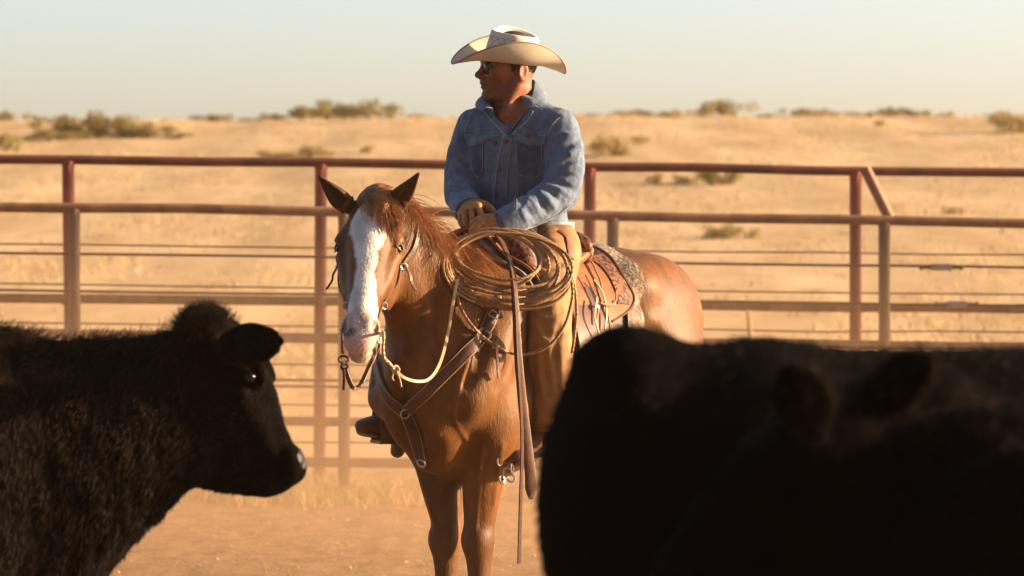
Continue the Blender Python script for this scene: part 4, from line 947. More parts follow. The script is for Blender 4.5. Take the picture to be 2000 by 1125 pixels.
# --- sunglasses
SG = bpy.data.objects.new("sunglasses", None); COL.objects.link(SG); SG.parent = RD; SG.location = tuple(hm(.09, 0, .0) - BASE[RD.name]); BASE["sunglasses"] = hm(.09, 0, .0)
m_lens = mat("dark_lens", (.05, .035, .018), .05, spec=.9, metal=.55); m_gold = mat("gold_wire", (.60, .42, .2), .25, metal=1.)
for v in (1, -1):
    c = np.array([.094, .033 * v, -.004]); out = []; 
    nl = nrm(np.array([.92, .46 * v, -.06])); ul = nrm(np.cross([0, 0, 1], nl)); vl = np.cross(nl, ul)
    def shp(a):
        x, y = math.cos(a), math.sin(a); return np.array([.0325 * x * (1 - .12 * (y < 0) * -y), .0235 * y * (1.15 if y < 0 else .92)])
    ring = np.array([hm(*(c + ul * shp(a)[0] + vl * shp(a)[1] - nl * .006 * (shp(a)[0] / .0325) ** 2)) for a in np.linspace(0, 2 * math.pi, 33)[:-1]])
    G = np.stack([hm(*(c - nl * .0005)) + (ring - hm(*c)) * t - HM.d(*nl) * -.004 * (1 - t * t) for t in np.linspace(0.02, 1, 7)], 1); G = np.concatenate([G, G[:1]])
    mb = MB(); mb.sheet(G, .0016); mb.build("lens", m_lens, SG); mb = MB(); mb.tube(ring, .0013, 6, closed=True); mb.build("lens_rim", m_gold, SG)
    mb = MB(); mb.tube(catmull([hm(*(c + ul * .029 * v * (1 if ul[1] > 0 else -1) + vl * .012 - nl * .006)), hm(.066, .068 * v, .014), hm(.0, .0825 * v, .010), hm(-.022, .084 * v, -.002)], 6), .0014, 6); mb.build("temple_arm", m_gold, SG)
mb = MB(); mb.tube(catmull([hm(.098, -.009, .008), hm(.104, 0, .011), hm(.098, .009, .008)], 5), .0014, 6); mb.tube(catmull([hm(.096, -.018, .02), hm(.1, 0, .021), hm(.096, .018, .02)], 5), .0013, 6); mb.build("bridge", m_gold, SG)
# --- chaps over both legs
cs = Sdf(axis_grid([-.50, (.30, .006)]), axis_grid([12.95, (13.95, .006)]), axis_grid([.84, (1.56, .006)]))
cs.loft([P(1040, 500, 13.61), P(1038, 470, 13.61), P(1034, 448, 13.61)], [.17, .16, .15], [.125, .12, .115], side=LF, k=.04)
cs.loft(LLEG, [.105, .084, .076, .080, .090, .092], [.105, .092, .082, .084, .094, .096], side=LF, k=.05, disp=wr(.006, 51, 6))
cs.loft(RLEG, [.10, .086, .076, .066, .060, .058], k=.05, disp=wr(.006, 52, 6))
def cray(px, py, off=0., d0=12.96):
    px = np.atleast_1d(px).astype(float); py = np.atleast_1d(py).astype(float); d = np.stack([(px - 1000) / FPX, np.ones_like(px), (CY - py) / FPX], 1); o = np.array([0, 0, EYE]) + d * d0
    p = cs.march(o, d, 0, .9, .005); n = cs.grad(np.nan_to_num(p)); return p + n * off, n
for pts, r in [([(1058, 640), (1072, 655), (1098, 660)], .012), ([(1050, 600), (1070, 612), (1100, 608)], .010), ([(1060, 690), (1066, 730), (1074, 780)], .014), ([(1092, 640), (1084, 690), (1090, 760)], .012), ([(1046, 650), (1040, 700), (1046, 760)], .012), ([(1110, 500), (1085, 520), (1060, 520)], .010)]:
    c = catmull(np.array(pts, float), 4); p, n = cray(c[:, 0], c[:, 1], .004); ok = ~np.isnan(p[:, 0])
    if ok.sum() > 2: cs.loft(p[ok], np.interp(np.linspace(0, 1, ok.sum()), [0, .5, 1], [r * .4, r, r * .4]), k=.02, mode='s', n=1)
V_, Q_ = cs.nets(); CH = mesh("leather_chaps", relax(V_, Q_, 1), Q_, m_chaps, RD)
mb = MB()
for t in np.linspace(0, 1, 17):
    c = np.array([[1026, 478], [1028, 505], [1035, 528], [1055, 538], [1080, 545]]); x = catmull(c, 8)[int(t * 31)]; p, n = cray(x[0], x[1], .001)
    if not np.isnan(p[0, 0]): mb.ball(p[0], .0028, nu=6, nv=4)
if mb.n: mb.build("lacing_holes", mat("lacing_hole", (.05, .025, .012), .8), CH)
c = catmull(np.array([(1094, 452), (1106, 462), (1112, 480), (1114, 505)], float), 5); p, n = cray(c[:, 0], c[:, 1], .004); ok = ~np.isnan(p[:, 0])
mb = MB(); mb.strap(p[ok], n[ok], .03, .005); mb.build("chap_belt", mat("tooled_belt", (.20, .075, .035), .5, (.30, .12, .06), 120., .002, 200.), CH)
# --- boots
def boot(ank, heel, toe, up, name):
    b = Sdf(axis_grid([min(ank[0], heel[0], toe[0]) - .12, (max(ank[0], heel[0], toe[0]) + .12, .0045)]), axis_grid([min(ank[1], heel[1], toe[1]) - .12, (max(ank[1], heel[1], toe[1]) + .12, .0045)]), axis_grid([min(ank[2], heel[2], toe[2]) - .1, (ank[2] + .26, .0045)]))
    d = nrm(toe - heel); sd = nrm(np.cross(d, up)); u = nrm(np.cross(sd, d)); u = u if u @ up > 0 else -u
    L = np.linalg.norm(toe - heel)
    b.loft([heel + u * .05 + d * .02, heel + d * L * .4 + u * .05, heel + d * L * .72 + u * .034, heel + d * L * .93 + u * .024, toe + u * .020], [.034, .038, .043, .027, .008], [.05, .046, .033, .022, .012], side=sd, k=.02)
    b.loft([heel + u * .06 + d * .035, ank + u * .02, ank + up * .12, ank + up * .24], [.042, .048, .056, .06], [.052, .052, .056, .06], side=sd, k=.03)
    b.loft([heel + d * .005 + u * .0, heel + d * L * .36 + u * .006, heel + d * L * .75 - u * .001, toe + u * .006], [.032, .032, .044, .010], [.009, .007, .0065, .006], side=sd, k=.004)
    b.loft([heel + d * .022 + u * .0, heel + d * .026 - u * .03], [.03, .026], [.026, .022], side=sd, k=.004)
    V_, Q_ = b.nets(); return mesh(name, relax(V_, Q_, 1), Q_, m_boot, RD)
boot(P(792, 815, 13.58), P(786, 868, 13.60), P(699, 843, 13.36), nrm(np.array([.10, .10, 1])), "boot")
boot(P(1100, 850, 13.28), P(1092, 905, 13.36), P(1105, 900, 13.10), nrm(np.array([0, .05, 1])), "boot")
# --- gloves with five fingers each, right hand resting over the left
gs = lambda lo, hi, h: Sdf(axis_grid([lo[0], (hi[0], h)]), axis_grid([lo[1], (hi[1], h)]), axis_grid([lo[2], (hi[2], h)]))
def GP(px, py, d): return P(px, py, d)
lo = P(880, 492, 13.15); hi = P(1015, 375, 13.6)
g1 = gs(lo, hi, .0026)                                  # photo left: his right hand
W0 = P(914, 408, 13.42)
g1.loft([P(911, 402, 13.46), P(917, 404, 13.40), P(925, 408, 13.33)], [.033, .037, .041], [.028, .026, .022], side=P(945, 398, 13.3) - P(900, 415, 13.3), k=.012)
kn = [(900, 416, 13.345), (909, 411, 13.325), (921, 407, 13.31), (934, 404, 13.31)]
g1.loft([P(*k) for k in kn], [.0135, .015, .0155, .015], k=.014)
for (a, b, c, e), r in (((kn[0], (899, 430, 13.322), (903, 440, 13.315), (908, 444, 13.325)), .0098), ((kn[1], (909, 431, 13.30), (914, 441, 13.295), (920, 445, 13.31)), .0108),
                        ((kn[2], (923, 428, 13.285), (929, 439, 13.282), (934, 442, 13.30)), .0112), ((kn[3], (939, 419, 13.285), (945, 429, 13.283), (947, 434, 13.30)), .0108)):
    g1.loft([P(*a), P(*b), P(*c), P(*e)], [r * 1.12, r * 1.08, r, r * .85], k=.0045)
g1.loft([P(926, 398, 13.38), P(943, 398, 13.345), P(955, 404, 13.315), P(964, 412, 13.305)], [.016, .0135, .0115, .0095], k=.010)
for a, b in (((903, 408), (903, 424)), ((914, 404), (915, 420)), ((927, 401), (930, 415))):
    g1.cap(P(*a, 13.315), P(*b, 13.29), .002, .0035, k=.008, mode='s')
V_, Q_ = g1.nets(); mesh("glove", relax(V_, Q_, 1), Q_, m_glove, RD)
g2 = gs(lo, hi, .0026)                                  # photo right: his left hand holding the reins
g2.loft([P(992, 437, 13.30), P(978, 437, 13.285), P(962, 440, 13.265), P(948, 444, 13.26)], [.035, .038, .042, .040], [.027, .027, .026, .024], side=P(955, 412, 13.3) - P(960, 470, 13.26), k=.012)
g2.loft([P(985, 425, 13.30), P(991, 440, 13.295), P(990, 452, 13.29)], [.012, .018, .008], k=.012)      # flared gauntlet
kn = [(944, 424, 13.265), (940, 436, 13.252), (941, 449, 13.248), (949, 461, 13.252)]
for (a, b, c, e), r in (((kn[0], (929, 431, 13.258), (922, 437, 13.27), (925, 442, 13.29)), .0108), ((kn[1], (927, 444, 13.245), (921, 451, 13.26), (926, 454, 13.28)), .0112),
                        ((kn[2], (930, 458, 13.243), (927, 464, 13.258), (934, 465, 13.28)), .0108), ((kn[3], (940, 469, 13.25), (938, 473, 13.265), (945, 471, 13.285)), .0098)):
    g2.loft([P(*a), P(*b), P(*c), P(*e)], [r * 1.2, r * 1.1, r, r * .85], k=.0055)
g2.loft([P(972, 424, 13.285), P(955, 424, 13.265), P(944, 431, 13.256), P(936, 441, 13.25)], [.015, .0125, .011, .0095], k=.008)
for a, b in (((975, 428), (968, 452)), ((957, 445), (950, 432)), ((966, 460), (958, 450))):
    g2.cap(P(*a, 13.235), P(*b, 13.225), .006, .004, k=.010, mode='s')
V_, Q_ = g2.nets(); mesh("glove", relax(V_, Q_, 1), Q_, m_glove, RD)
# ---------------------------------------------------------------- saddle, blanket, bridle, breast collar, rope
m_saddle = mat("tooled_saddle_leather", (.19, .078, .03), .5, (.27, .115, .05), 40., .003, 130., spec=.35, dirt=((.06, .022, .010), 62., .47, .54))
m_saddle_p = mat("smooth_saddle_leather", (.21, .09, .037), .5, (.28, .125, .055), 14., .0008, 120., spec=.2)
m_dark_l = mat("dark_tack_leather", (.085, .034, .018), .45, (.14, .06, .03), 30., .0008, 160., spec=.4)
m_breast = mat("breast_collar_leather", (.09, .037, .02), .5, (.14, .06, .034), 24., .001, 160., spec=.35)
m_rawhide = mat("rawhide", (.50, .33, .17), .5, (.60, .42, .24), 60., .0008, 300.)
m_rope = mat("waxed_rope", (.27, .155, .072), .6, (.39, .24, .115), 40., .0008, 200., spec=.3)
m_metal = mat("worn_silver", (.62, .56, .48), .3, metal=.95)
m_fleece = mat("fleece", (.27, .20, .14), .95, (.42, .33, .24), 60., .006, 80.)
m_blanket = mat("wool_blanket", (.30, .27, .25), .95, (.14, .11, .10), 14., .002, 180., (1, 1, 3))
def wrap_sheet(ulo, uhi, angs, off, nu=10):
    """grid on the barrel; ulo, uhi functions of angle"""
    G = np.zeros((nu, len(angs), 3)); Nn = np.zeros_like(G)
    for j, a in enumerate(angs):
        u = np.linspace(ulo(a), uhi(a), nu); p, n = wrap(u, np.full(nu, a), off); G[:, j] = p; Nn[:, j] = n
    return G, Nn
BL = thing("saddle_blanket", h2w((-.1, 0, 1.40)), "grey wool saddle blanket with pale fleece edge under the saddle", "saddle blanket")
angs = np.linspace(-84, 84, 45); ue = lambda a: -.375 + .125 * (abs(a) / 84) ** 1.6
G, Nn = wrap_sheet(ue, lambda a: .415 - .1 * (abs(a) / 84) ** 2, angs, .010, 18); mb = MB(); mb.sheet(G, .012, Nn); mb.build("wool_pad", m_blanket, BL)
G, Nn = wrap_sheet(lambda a: ue(a) - .012, lambda a: ue(a) + .045, angs, .020, 5); mb = MB(); mb.sheet(G, .018, Nn); fl = mb.build("fleece_edge", m_fleece, BL)
rt = []; rn_ = []
for k in range(1500):
    j = random.randrange(len(angs)); i = random.randrange(5); b = random.random()
    j2 = min(j + 1, len(angs) - 1); p = G[i, j] * (1 - b) + G[i, j2] * b + RNG.normal(size=3) * .004; rt.append(p); rn_.append(Nn[i, j] + FW * -.5)
hair("fleece_fibres", strands(rt, rn_, .014, n=4, grav=.2, spread=.6), np.array([1, .9, .7, .3]) * .0009, m_fleece, fl)
G, Nn = wrap_sheet(lambda a: ue(a) + .01, lambda a: ue(a) + .11, np.linspace(60, 84, 10), .030, 8); mb = MB(); mb.sheet(G, .006, Nn); mb.build("wear_leather", m_saddle, BL)
SD_ = thing("western_saddle", h2w((-.05, 0, 1.44)), "brown tooled leather western saddle strapped on the chestnut horse", "saddle")
# rounded skirt
def sk_lo(a):
    t = (abs(a) - 6) / 66; return -.315 + .10 * t ** 2 + .17 * max(0, (t - .72) / .28) ** 2.2
angs = np.linspace(-72, 72, 49)
G, Nn = wrap_sheet(sk_lo, lambda a: .40 - .1 * (abs(a) / 72) ** 2, angs, .034, 28); mb = MB(); mb.sheet(G, .009, Nn); skirt = mb.build("skirt", m_saddle_p, SD_)
G, Nn = wrap_sheet(lambda a: sk_lo(a) + .028, lambda a: sk_lo(a) + .115, np.linspace(14, 60, 18), .0415, 10); mb = MB(); mb.sheet(G, .006, Nn); mb.build("tooled_panel", m_saddle, skirt)
G, Nn = wrap_sheet(lambda a: .16, lambda a: .385 - .1 * (a / 72) ** 2, np.linspace(12, 58, 16), .0415, 12); mb = MB(); mb.sheet(G, .006, Nn); mb.build("tooled_panel", m_saddle, skirt)
pe, ne = [], []
for a in angs: p, n = wrap(sk_lo(a) + .004, a, .040); pe.append(p[0]); ne.append(n[0])
mb = MB(); mb.tube(np.array(pe), .0045, 6); mb.build("skirt_edge", m_dark_l, skirt)
# seat, cantle, fork and horn
ss = Sdf(axis_grid([-.36, (.42, .006)]), axis_grid([-.30, (.30, .006)]), axis_grid([1.30, (1.68, .006)]))
ss.loft([(.20, 0, 1.44), (.08, 0, 1.42), (-.06, 0, 1.43), (-.14, 0, 1.47)], [.15, .15, .16, .17], [.06, .05, .05, .05], side=(0, 1, 0), k=.03)
V_, Q_ = ss.nets(); mesh("seat", h2w(relax(V_, Q_, 1)), Q_, m_saddle_p, SD_)
ss.D[:] = .5
a = np.linspace(-1.25, 1.25, 13); ss.loft([(-.15 - .06 * math.cos(x) + .06, .175 * math.sin(x), 1.455 + .075 * math.cos(x) ** .8) for x in a], .018, .020, k=.02)
ss.loft([(-.125 - .03 * math.cos(x), .15 * math.sin(x), 1.42 + .06 * math.cos(x) ** .8) for x in a], .02, .035, side=(1, 0, 0), k=.02)
V_, Q_ = ss.nets(); mesh("cantle", h2w(relax(V_, Q_, 1)), Q_, m_saddle, SD_)
ss.D[:] = .5
ss.loft([(.31, -.19, 1.33), (.31, -.165, 1.44), (.32, -.08, 1.49), (.325, 0, 1.505), (.32, .08, 1.49), (.31, .165, 1.44), (.31, .19, 1.33)], [.045, .055, .055, .05, .055, .055, .045], k=.02)
V_, Q_ = ss.nets(); mesh("fork", h2w(relax(V_, Q_, 1)), Q_, m_saddle, SD_)
ss.D[:] = .5
ss.loft([(.27, 0, 1.51), (.285, 0, 1.555), (.292, 0, 1.585)], [.026, .02, .022], k=.01); ss.ell((.296, 0, 1.592), (.045, .04, .011), k=.008)
V_, Q_ = ss.nets(); mesh("horn", h2w(relax(V_, Q_, 1)), Q_, m_dark_l, SD_)
# fenders and stirrups
for v, foot in ((1, P(1098, 893, 13.22)), (-1, P(748, 866, 13.45))):
    A0 = h2w((.06, .24 * v, 1.30)); f_ = w2h(foot); G = []
    for t in np.linspace(0, 1, 14):
        c = np.array([.06, .245 * v, 1.34]) * (1 - t) + np.array([f_[0] - .03, f_[1], f_[2] + .16]) * t; c[1] += v * .07 * math.sin(t * math.pi) * (1 if v > 0 else .6); w = .10 * (math.sin(min(1, t * 1.15 + .25) * math.pi) * .6 + .35) + .01
        G.append([h2w(c + np.array([x * w, 0, 0])) for x in np.linspace(-1, 1, 6)])
    mb = MB(); mb.sheet(np.array(G), .006); mb.build("fender", m_dark_l, SD_)
    mb = MB(); d = nrm(FW * .55 + LF * .45 * v) if v < 0 else FW; sd_ = np.cross(UP, d)
    arc = [foot + sd_ * x * .062 + UP * y for x, y in ((-1, .012), (-1.02, .06), (-.75, .115), (-.3, .15), (.3, .15), (.75, .115), (1.02, .06), (1, .012))]
    mb.strap(catmull(arc, 4), np.stack([nrm(p - foot - UP * .06) for p in catmull(arc, 4)]), .05, .008)
    mb.box(foot + UP * .006, [d, sd_, UP], (.028, .066, .006)); mb.build("stirrup", m_dark_l, SD_)
# strings, conchos and the rear rigging on the photo side
sp_ = []
for k, (path, w, m) in enumerate([([(1128, 512), (1146, 545), (1158, 590), (1166, 640), (1170, 690)], .014, m_saddle_p), ([(1124, 560), (1134, 585), (1142, 605), (1138, 640)], .009, m_saddle_p), ([(1136, 570), (1150, 590), (1156, 620), (1150, 650)], .008, m_rawhide),
                                  ([(1142, 608), (1160, 612), (1172, 606), (1176, 590)], .009, m_saddle_p), ([(1134, 600), (1128, 630), (1136, 660)], .008, m_rawhide)]):
    c = catmull(np.array(path, float), 6); p, n = on_horse(c[:, 0], c[:, 1], .055 + .005 * k); ok = ~np.isnan(p[:, 0])
    mb = MB(); mb.strap(p[ok], n[ok], w, .004); mb.build("saddle_string", m, SD_)
for x, y in ((1140, 612), (1172, 606)):
    p, n = on_horse(x, y, .062); mb = MB(); mb.ball(p[0], (.012, .012, .004), [nrm(np.cross(n[0], UP)), nrm(np.cross(n[0], np.cross(n[0], UP))), n[0]]); mb.build("concho", m_metal, SD_)
# cinch under the belly with its rings
def girth(u, w, name, m, par, a0=86, a1=274, off=.006):
    P_, N_2 = [], []
    for a in np.linspace(a0, a1, 40): p, n = wrap(u, a, off); P_.append(p[0]); N_2.append(n[0])
    mb = MB(); mb.strap(np.array(P_), np.array(N_2), w, .006); return mb.build(name, m, par)
ci = girth(.22, .11, "cinch", m_dark_l, SD_); girth(-.12, .045, "rear_cinch", m_dark_l, SD_, 70, 290)
G, Nn = wrap_sheet(lambda a: .195, lambda a: .245, np.linspace(60, 92, 8), .03, 4); mb = MB(); mb.sheet(G, .006, Nn); mb.build("latigo", m_saddle_p, SD_)
c = P(985, 905, 13.05)
mb = MB(); mb.strap(catmull([P(975, 896, 13.12), P(1010, 889, 13.10), P(1050, 884, 13.14), P(1085, 880, 13.2)], 5), [0, -.9, .3], .034, .006); hob = mb.build("hobble_strap", m_dark_l, SD_)
for (x, y), R_, nn in (((976, 900), .017, (1, -.6, 0)), ((990, 922), .014, (.2, -1, 0)), ((980, 936), .013, (.8, -.6, .2)), ((998, 934), .013, (.3, -.9, .4)), ((1000, 915), .015, (1, -.3, .1))):
    mb = MB(); mb.ring(P(x, y, 13.08), nn, R_, .0035, 18, 8, 1.0); mb.build("hobble_ring", m_metal, hob)
# ---- breast collar
BC = thing("breast_collar", h2w((.68, 0, .95)), "dark brown leather breast collar across the chestnut horse's chest", "breast collar")
def on_strap(px, w, th, name, m, par, off=.006, n=8, stitch=False):
    c = catmull(np.array(px, float), n); p, nn = on_horse(c[:, 0], c[:, 1], off); ok = ~np.isnan(p[:, 0]); p, nn = p[ok], nn[ok]
    ks = np.ones(5) / 5
    if len(p) > 8:
        pp = np.pad(p, ((2, 2), (0, 0)), 'edge'); p = np.stack([np.convolve(pp[:, j], ks, 'valid') for j in range(3)], 1)
        nq = np.pad(nn, ((2, 2), (0, 0)), 'edge'); nn = nrm(np.stack([np.convolve(nq[:, j], ks, 'valid') for j in range(3)], 1))
    mb = MB(); mb.strap(p, nn, w, th); o = mb.build(name, m, par)
    if stitch:
        t = nrm(np.gradient(p, axis=0)); b = np.cross(t, nn); mb = MB(); wv = np.broadcast_to(np.asarray(w), (len(p),))[:, None]
        for s in (-1, 1): mb.tube(p + b * wv * .42 * s + nn * th * .55, .0011, 5)
        mb.build("stitching", m_rawhide, o)
    return o
on_strap([(962, 612), (950, 640), (930, 668), (895, 706), (850, 750), (815, 785), (786, 806)], .045, .008, "shoulder_strap", m_breast, BC, .008, stitch=True)
on_strap([(788, 806), (768, 786), (750, 755), (740, 722), (735, 695)], .042, .008, "shoulder_strap", m_breast, BC, .008, stitch=True)
on_strap([(790, 808), (803, 838), (814, 866), (826, 900)], .045, .007, "chest_strap", m_breast, BC, .008, stitch=True)
pz = [h2w(q) for q in ((.60, .0, .78), (.50, 0, .715), (.40, 0, .675), (.30, 0, .70), (.22, 0, .745))]
p0, n0 = on_horse(826, 900, .008)
mb = MB(); mb.strap(catmull([p0[0]] + pz, 6), [0, -.4, -1], .03, .006); mb.build("tie_down_strap", m_breast, BC)
for x, y, R_ in ((788, 806, .016), (826, 900, .015), (945, 655, .020)):
    p, n = on_horse(x, y, .014); mb = MB(); mb.ring(p[0], n[0], R_, .0036, 22, 8); mb.build("ring", m_metal, BC)
on_strap([(946, 655), (958, 628), (966, 606), (970, 580)], .026, .006, "billet", m_breast, BC, .016)
p, n = on_horse(961, 622, .024); n = n[0]; t_ = nrm(np.cross(n, LF)); 
mb = MB(); mb.tube([p[0] + a * .016 * np.cross(n, t_) + b * .012 * t_ for a, b in ((-1, -1), (1, -1), (1, 1), (-1, 1))], .0028, 6, closed=True); mb.build("buckle", m_metal, BC)
mb = MB(); c = catmull([P(966, 650, 13.0), P(968, 690, 12.99), P(967, 738, 12.99)], 6); p, n = on_horse(966 + 0 * c[:, 0], np.linspace(650, 738, len(c)), .02); mb.strap(p, n, .010, .004); mb.build("strap_end", m_dark_l, BC)
# ---- bridle
BR = thing("bridle", h2w(HD.p(0, .2, -.05)), "dark leather western bridle on the horse's head with long split reins", "bridle")
def side_pt(a, n, v, off=.004):
    o = HD.p(.30 * v, a, n); p = hs.march(o, -SD * v, 0, .3, .003); g = hs.grad(np.nan_to_num(p)); return h2w(p + g * off)[0], (g @ HF.A)[0]
for v in (1, -1):
    pts, nn = zip(*[side_pt(a, n, v, .005) for a, n in ((.00, -.075), (.05, -.09), (.12, -.105), (.20, -.115), (.28, -.115), (.36, -.10), (.43, -.085), (.485, -.075))])
    pts, nn = np.array(pts), np.array(nn); ok = ~np.isnan(pts[:, 0]); pts, nn = pts[ok], nn[ok]
    mb = MB(); mb.strap(catmull(pts, 5), nrm(catmull(nn, 5)), .018, .005); ck = mb.build("cheek_strap", m_dark_l, BR)
    for a, n in ((.20, -.115), (.375, -.097)):
        p, g = side_pt(a, n, v, .011); mb = MB(); mb.ring(p, g + nrm(np.array([0, -.6, 0])), .0135, .003, 18, 7, .75, up=HD.A[1] @ HF.A); mb.build("buckle", m_metal, ck)
    p, g = side_pt(.19, -.118, v, .012); mb = MB(); c = catmull([p, p + g * .012 + np.array([.006 * v, 0, -.03]), p + g * .014 + np.array([.010 * v, -.005, -.055]), p + g * .02 + np.array([.022 * v, -.005, -.082])], 6); mb.strap(c, g, .013, .004); mb.build("strap_tail", m_dark_l, ck)
    b = h2w(HD.p(.060 * v, .518, -.090)); mb = MB(); mb.ring(b, HD.A[0] @ HF.A + np.array([0, -.45, 0]), .019, .0036, 22, 8); bt = mb.build("bit_ring", m_metal, BR)
    mb = MB(); mb.tube(catmull([b, b + np.array([.004 * v, .002, -.03]), b + np.array([.002 * v, .008, -.055])], 4), .004, 8); mb.build("bit_shank", m_metal, bt)
cr = [h2w(HD.p(.074 * x, -.035 + .03 * abs(x) ** 2, -.045 - .035 * abs(x))) for x in np.linspace(-1, 1, 9)]
mb = MB(); mb.strap(catmull(cr, 3), nrm(np.array([0, -.2, 1])), .022, .005); mb.build("crown_strap", m_dark_l, BR)
on_strap([(668, 414), (676, 396), (690, 384)], .012, .004, "ear_strap", m_dark_l, BR, .006)
th_ = [side_pt(.05, -.10, v, .006)[0] for v in (1, -1)]
mb = MB(); c = catmull([th_[1], h2w(HD.p(-.07, .2, -.20)), h2w(HD.p(-.02, .26, -.235)), h2w(HD.p(.03, .26, -.235)), h2w(HD.p(.075, .18, -.20)), th_[0]], 6); mb.tube(c, .0055, 6, flat=.6); mb.build("throat_latch", m_dark_l, BR)
bl_, brr = h2w(HD.p(-.060, .515, -.078)), h2w(HD.p(.060, .515, -.078))
def knot(c, r, name, m, par):
    mb = MB(); a = np.linspace(0, 2 * math.pi, 25)[:-1]
    mb.tube(c + np.stack([np.cos(a) * r, np.sin(a * 2) * r * .5, np.sin(a) * r * 1.2], 1), r * .42, 7, closed=True); mb.tube(c + np.stack([np.sin(a) * r * 1.1, np.cos(a * 2) * r * .5, np.cos(a) * r * .8], 1), r * .4, 7, closed=True); return mb.build(name, m, par)
mb = MB(); mb.tube(catmull([brr, P(749, 650, 12.50), P(748, 680, 12.52), P(751, 700, 12.54), P(760, 709, 12.56), P(772, 726, 12.58)], 8), .0052, 8, lobes=3); rr_ = mb.build("braided_rein", m_rawhide, BR)
knot(P(773, 722, 12.58), .010, "rein_knot", m_rawhide, rr_)
mb = MB(); mb.tube(catmull([P(770, 722, 12.575), P(766, 738, 12.57), P(770, 744, 12.57)], 5), .0028, 6); mb.tube(catmull([P(775, 726, 12.57), P(781, 742, 12.565), P(784, 756, 12.56)], 5), .0028, 6); mb.build("rein_tassel", m_rawhide, rr_)
REIN = catmull([(773, 724, 12.585), (790, 738, 12.60), (815, 745, 12.64), (838, 740, 12.70), (858, 712, 12.78), (873, 660, 12.86), (885, 590, 12.93), (900, 515, 13.02), (914, 462, 13.24)], 8)
mb = MB(); mb.tube(catmull([bl_, P(668, 655, 12.50), P(669, 690, 12.50)], 6), .0042, 8); rl_ = mb.build("braided_rein", m_dark_l, BR)
mb = MB(); mb.ring(P(671, 702, 12.50), (.3, -1, .1), .016, .0042, 16, 7, .7, up=(0, 0, 1)); mb.build("rein_loop", m_dark_l, rl_); knot(P(673, 716, 12.50), .010, "rein_knot", m_dark_l, rl_)
mb = MB(); mb.strap(catmull([P(671, 720, 12.49), P(672, 740, 12.49), P(671, 762, 12.49)], 5), [0, -1, 0], .009, .004); mb.build("rein_tassel", m_dark_l, rl_)
mb = MB(); mb.strap(catmull([P(674, 718, 12.50), P(680, 738, 12.51), P(690, 757, 12.53), P(703, 752, 12.57), P(718, 722, 12.63), P(732, 684, 12.70), h2w((.80, -.17, 1.16)), h2w((.60, -.17, 1.33)), h2w((.42, -.09, 1.47)), P(912, 458, 13.32)], 8), [-.35, -1, .2], .0155, .0055); mb.build("rein", m_breast, BR)
# long tails of the reins hanging from the hands
mb = MB(); c = catmull([P(972, 462, 13.235), P(984, 480, 13.14), P(1000, 528, 12.98), P(1007, 600, 12.905), P(1012, 690, 12.88), P(1020, 780, 12.88), P(1030, 870, 12.88), P(1036, 930, 12.88), P(1037, 975, 12.88)], 8)
w_ = np.interp(np.linspace(0, 1, len(c)), [0, .3, .8, .93, 1], [.020, .022, .036, .040, .012]); mb.strap(c, [.35, -1, 0], w_, .006); mb.build("rein_tail", m_breast, BR)
mb = MB(); c = catmull([P(970, 464, 13.24), P(983, 484, 13.13), P(1000, 530, 12.96), P(1008, 600, 12.885), P(1012, 700, 12.86), P(1018, 800, 12.86), P(1020, 880, 12.86), P(1017, 980, 12.86), P(1014, 1101, 12.86)], 8); mb.strap(c, [.6, -1, 0], .012, .006); mb.build("rein_tail", m_breast, BR)
# ---- lariat coiled on the saddle horn
LR = thing("lariat_rope", P(985, 470, 13.12), "coiled tan lariat rope hanging from the saddle horn in front of the rider", "rope")
def front(px, py, d, gap):
    """rope point at depth d, kept clear of the horse and the rider's leg"""
    px = np.atleast_1d(px).astype(float); py = np.atleast_1d(py).astype(float); dd = np.broadcast_to(np.asarray(d, float), px.shape).copy()
    ph, _ = on_horse(px, py, 0.); pc, _ = cray(px, py, 0.)
    for q in (ph, pc): y = q[:, 1]; dd = np.where(np.isnan(y), dd, np.minimum(dd, np.nan_to_num(y, nan=99) - gap))
    k = np.ones(9) / 9; dd = np.minimum(dd, np.convolve(np.pad(dd, 4, 'wrap'), k, 'valid') + .004)
    return np.stack([(px - 1000) / FPX * dd, dd, EYE + (CY - py) / FPX * dd], 1)
loops = [(991, 529, 126, 77, 6), (993, 526, 122, 73, 5), (990, 522, 118, 74, 8), (997, 520, 116, 70, 6), (984, 518, 110, 68, 9), (1001, 512, 110, 60, 10), (975, 513, 98, 62, 4), (990, 506, 100, 54, 12), (965, 508, 86, 54, 6), (972, 500, 84, 45, 10), (998, 523, 121, 66, 3)]
ry = front(REIN[:, 0], REIN[:, 1], REIN[:, 2], .035); ry[-6:] = [P(*q) for q in REIN[-6:]]
mb = MB(); mb.strap(ry, [.25, -1, .1], .0105, .0055); mb.build("rein", m_rawhide, BR)
for i, (cx, cy, a, b, ro) in enumerate(loops):
    t = np.linspace(0, 2 * math.pi, 221)[:-1]; ro = math.radians(ro); x = a * np.cos(t) * (1 + .015 * np.sin(2 * t + i)); y = b * np.sin(t) * (1 + .03 * np.sin(3 * t + 2 * i))
    px, py = cx + x * math.cos(ro) - y * math.sin(ro), cy + x * math.sin(ro) + y * math.cos(ro)
    d = 13.06 - .05 * np.sin(t) - .008 * i + .012 * np.sin(t * 2 + i)
    p = front(px, py, d, .010 + .006 * (i % 4)); mb = MB(); mb.tube(p, .0053, 9, closed=True, lobes=3, pitch=.016); mb.build("coil", m_rope, LR)
c = catmull([(872, 500), (888, 560), (905, 612), (940, 655), (985, 685), (1030, 692), (1075, 672), (1104, 632), (1118, 580), (1116, 545)], 14); p = front(c[:, 0], c[:, 1], 12.97, .012)
mb = MB(); mb.tube(p, .0053, 9, lobes=3, pitch=.016); mb.build("loop", m_rope, LR)
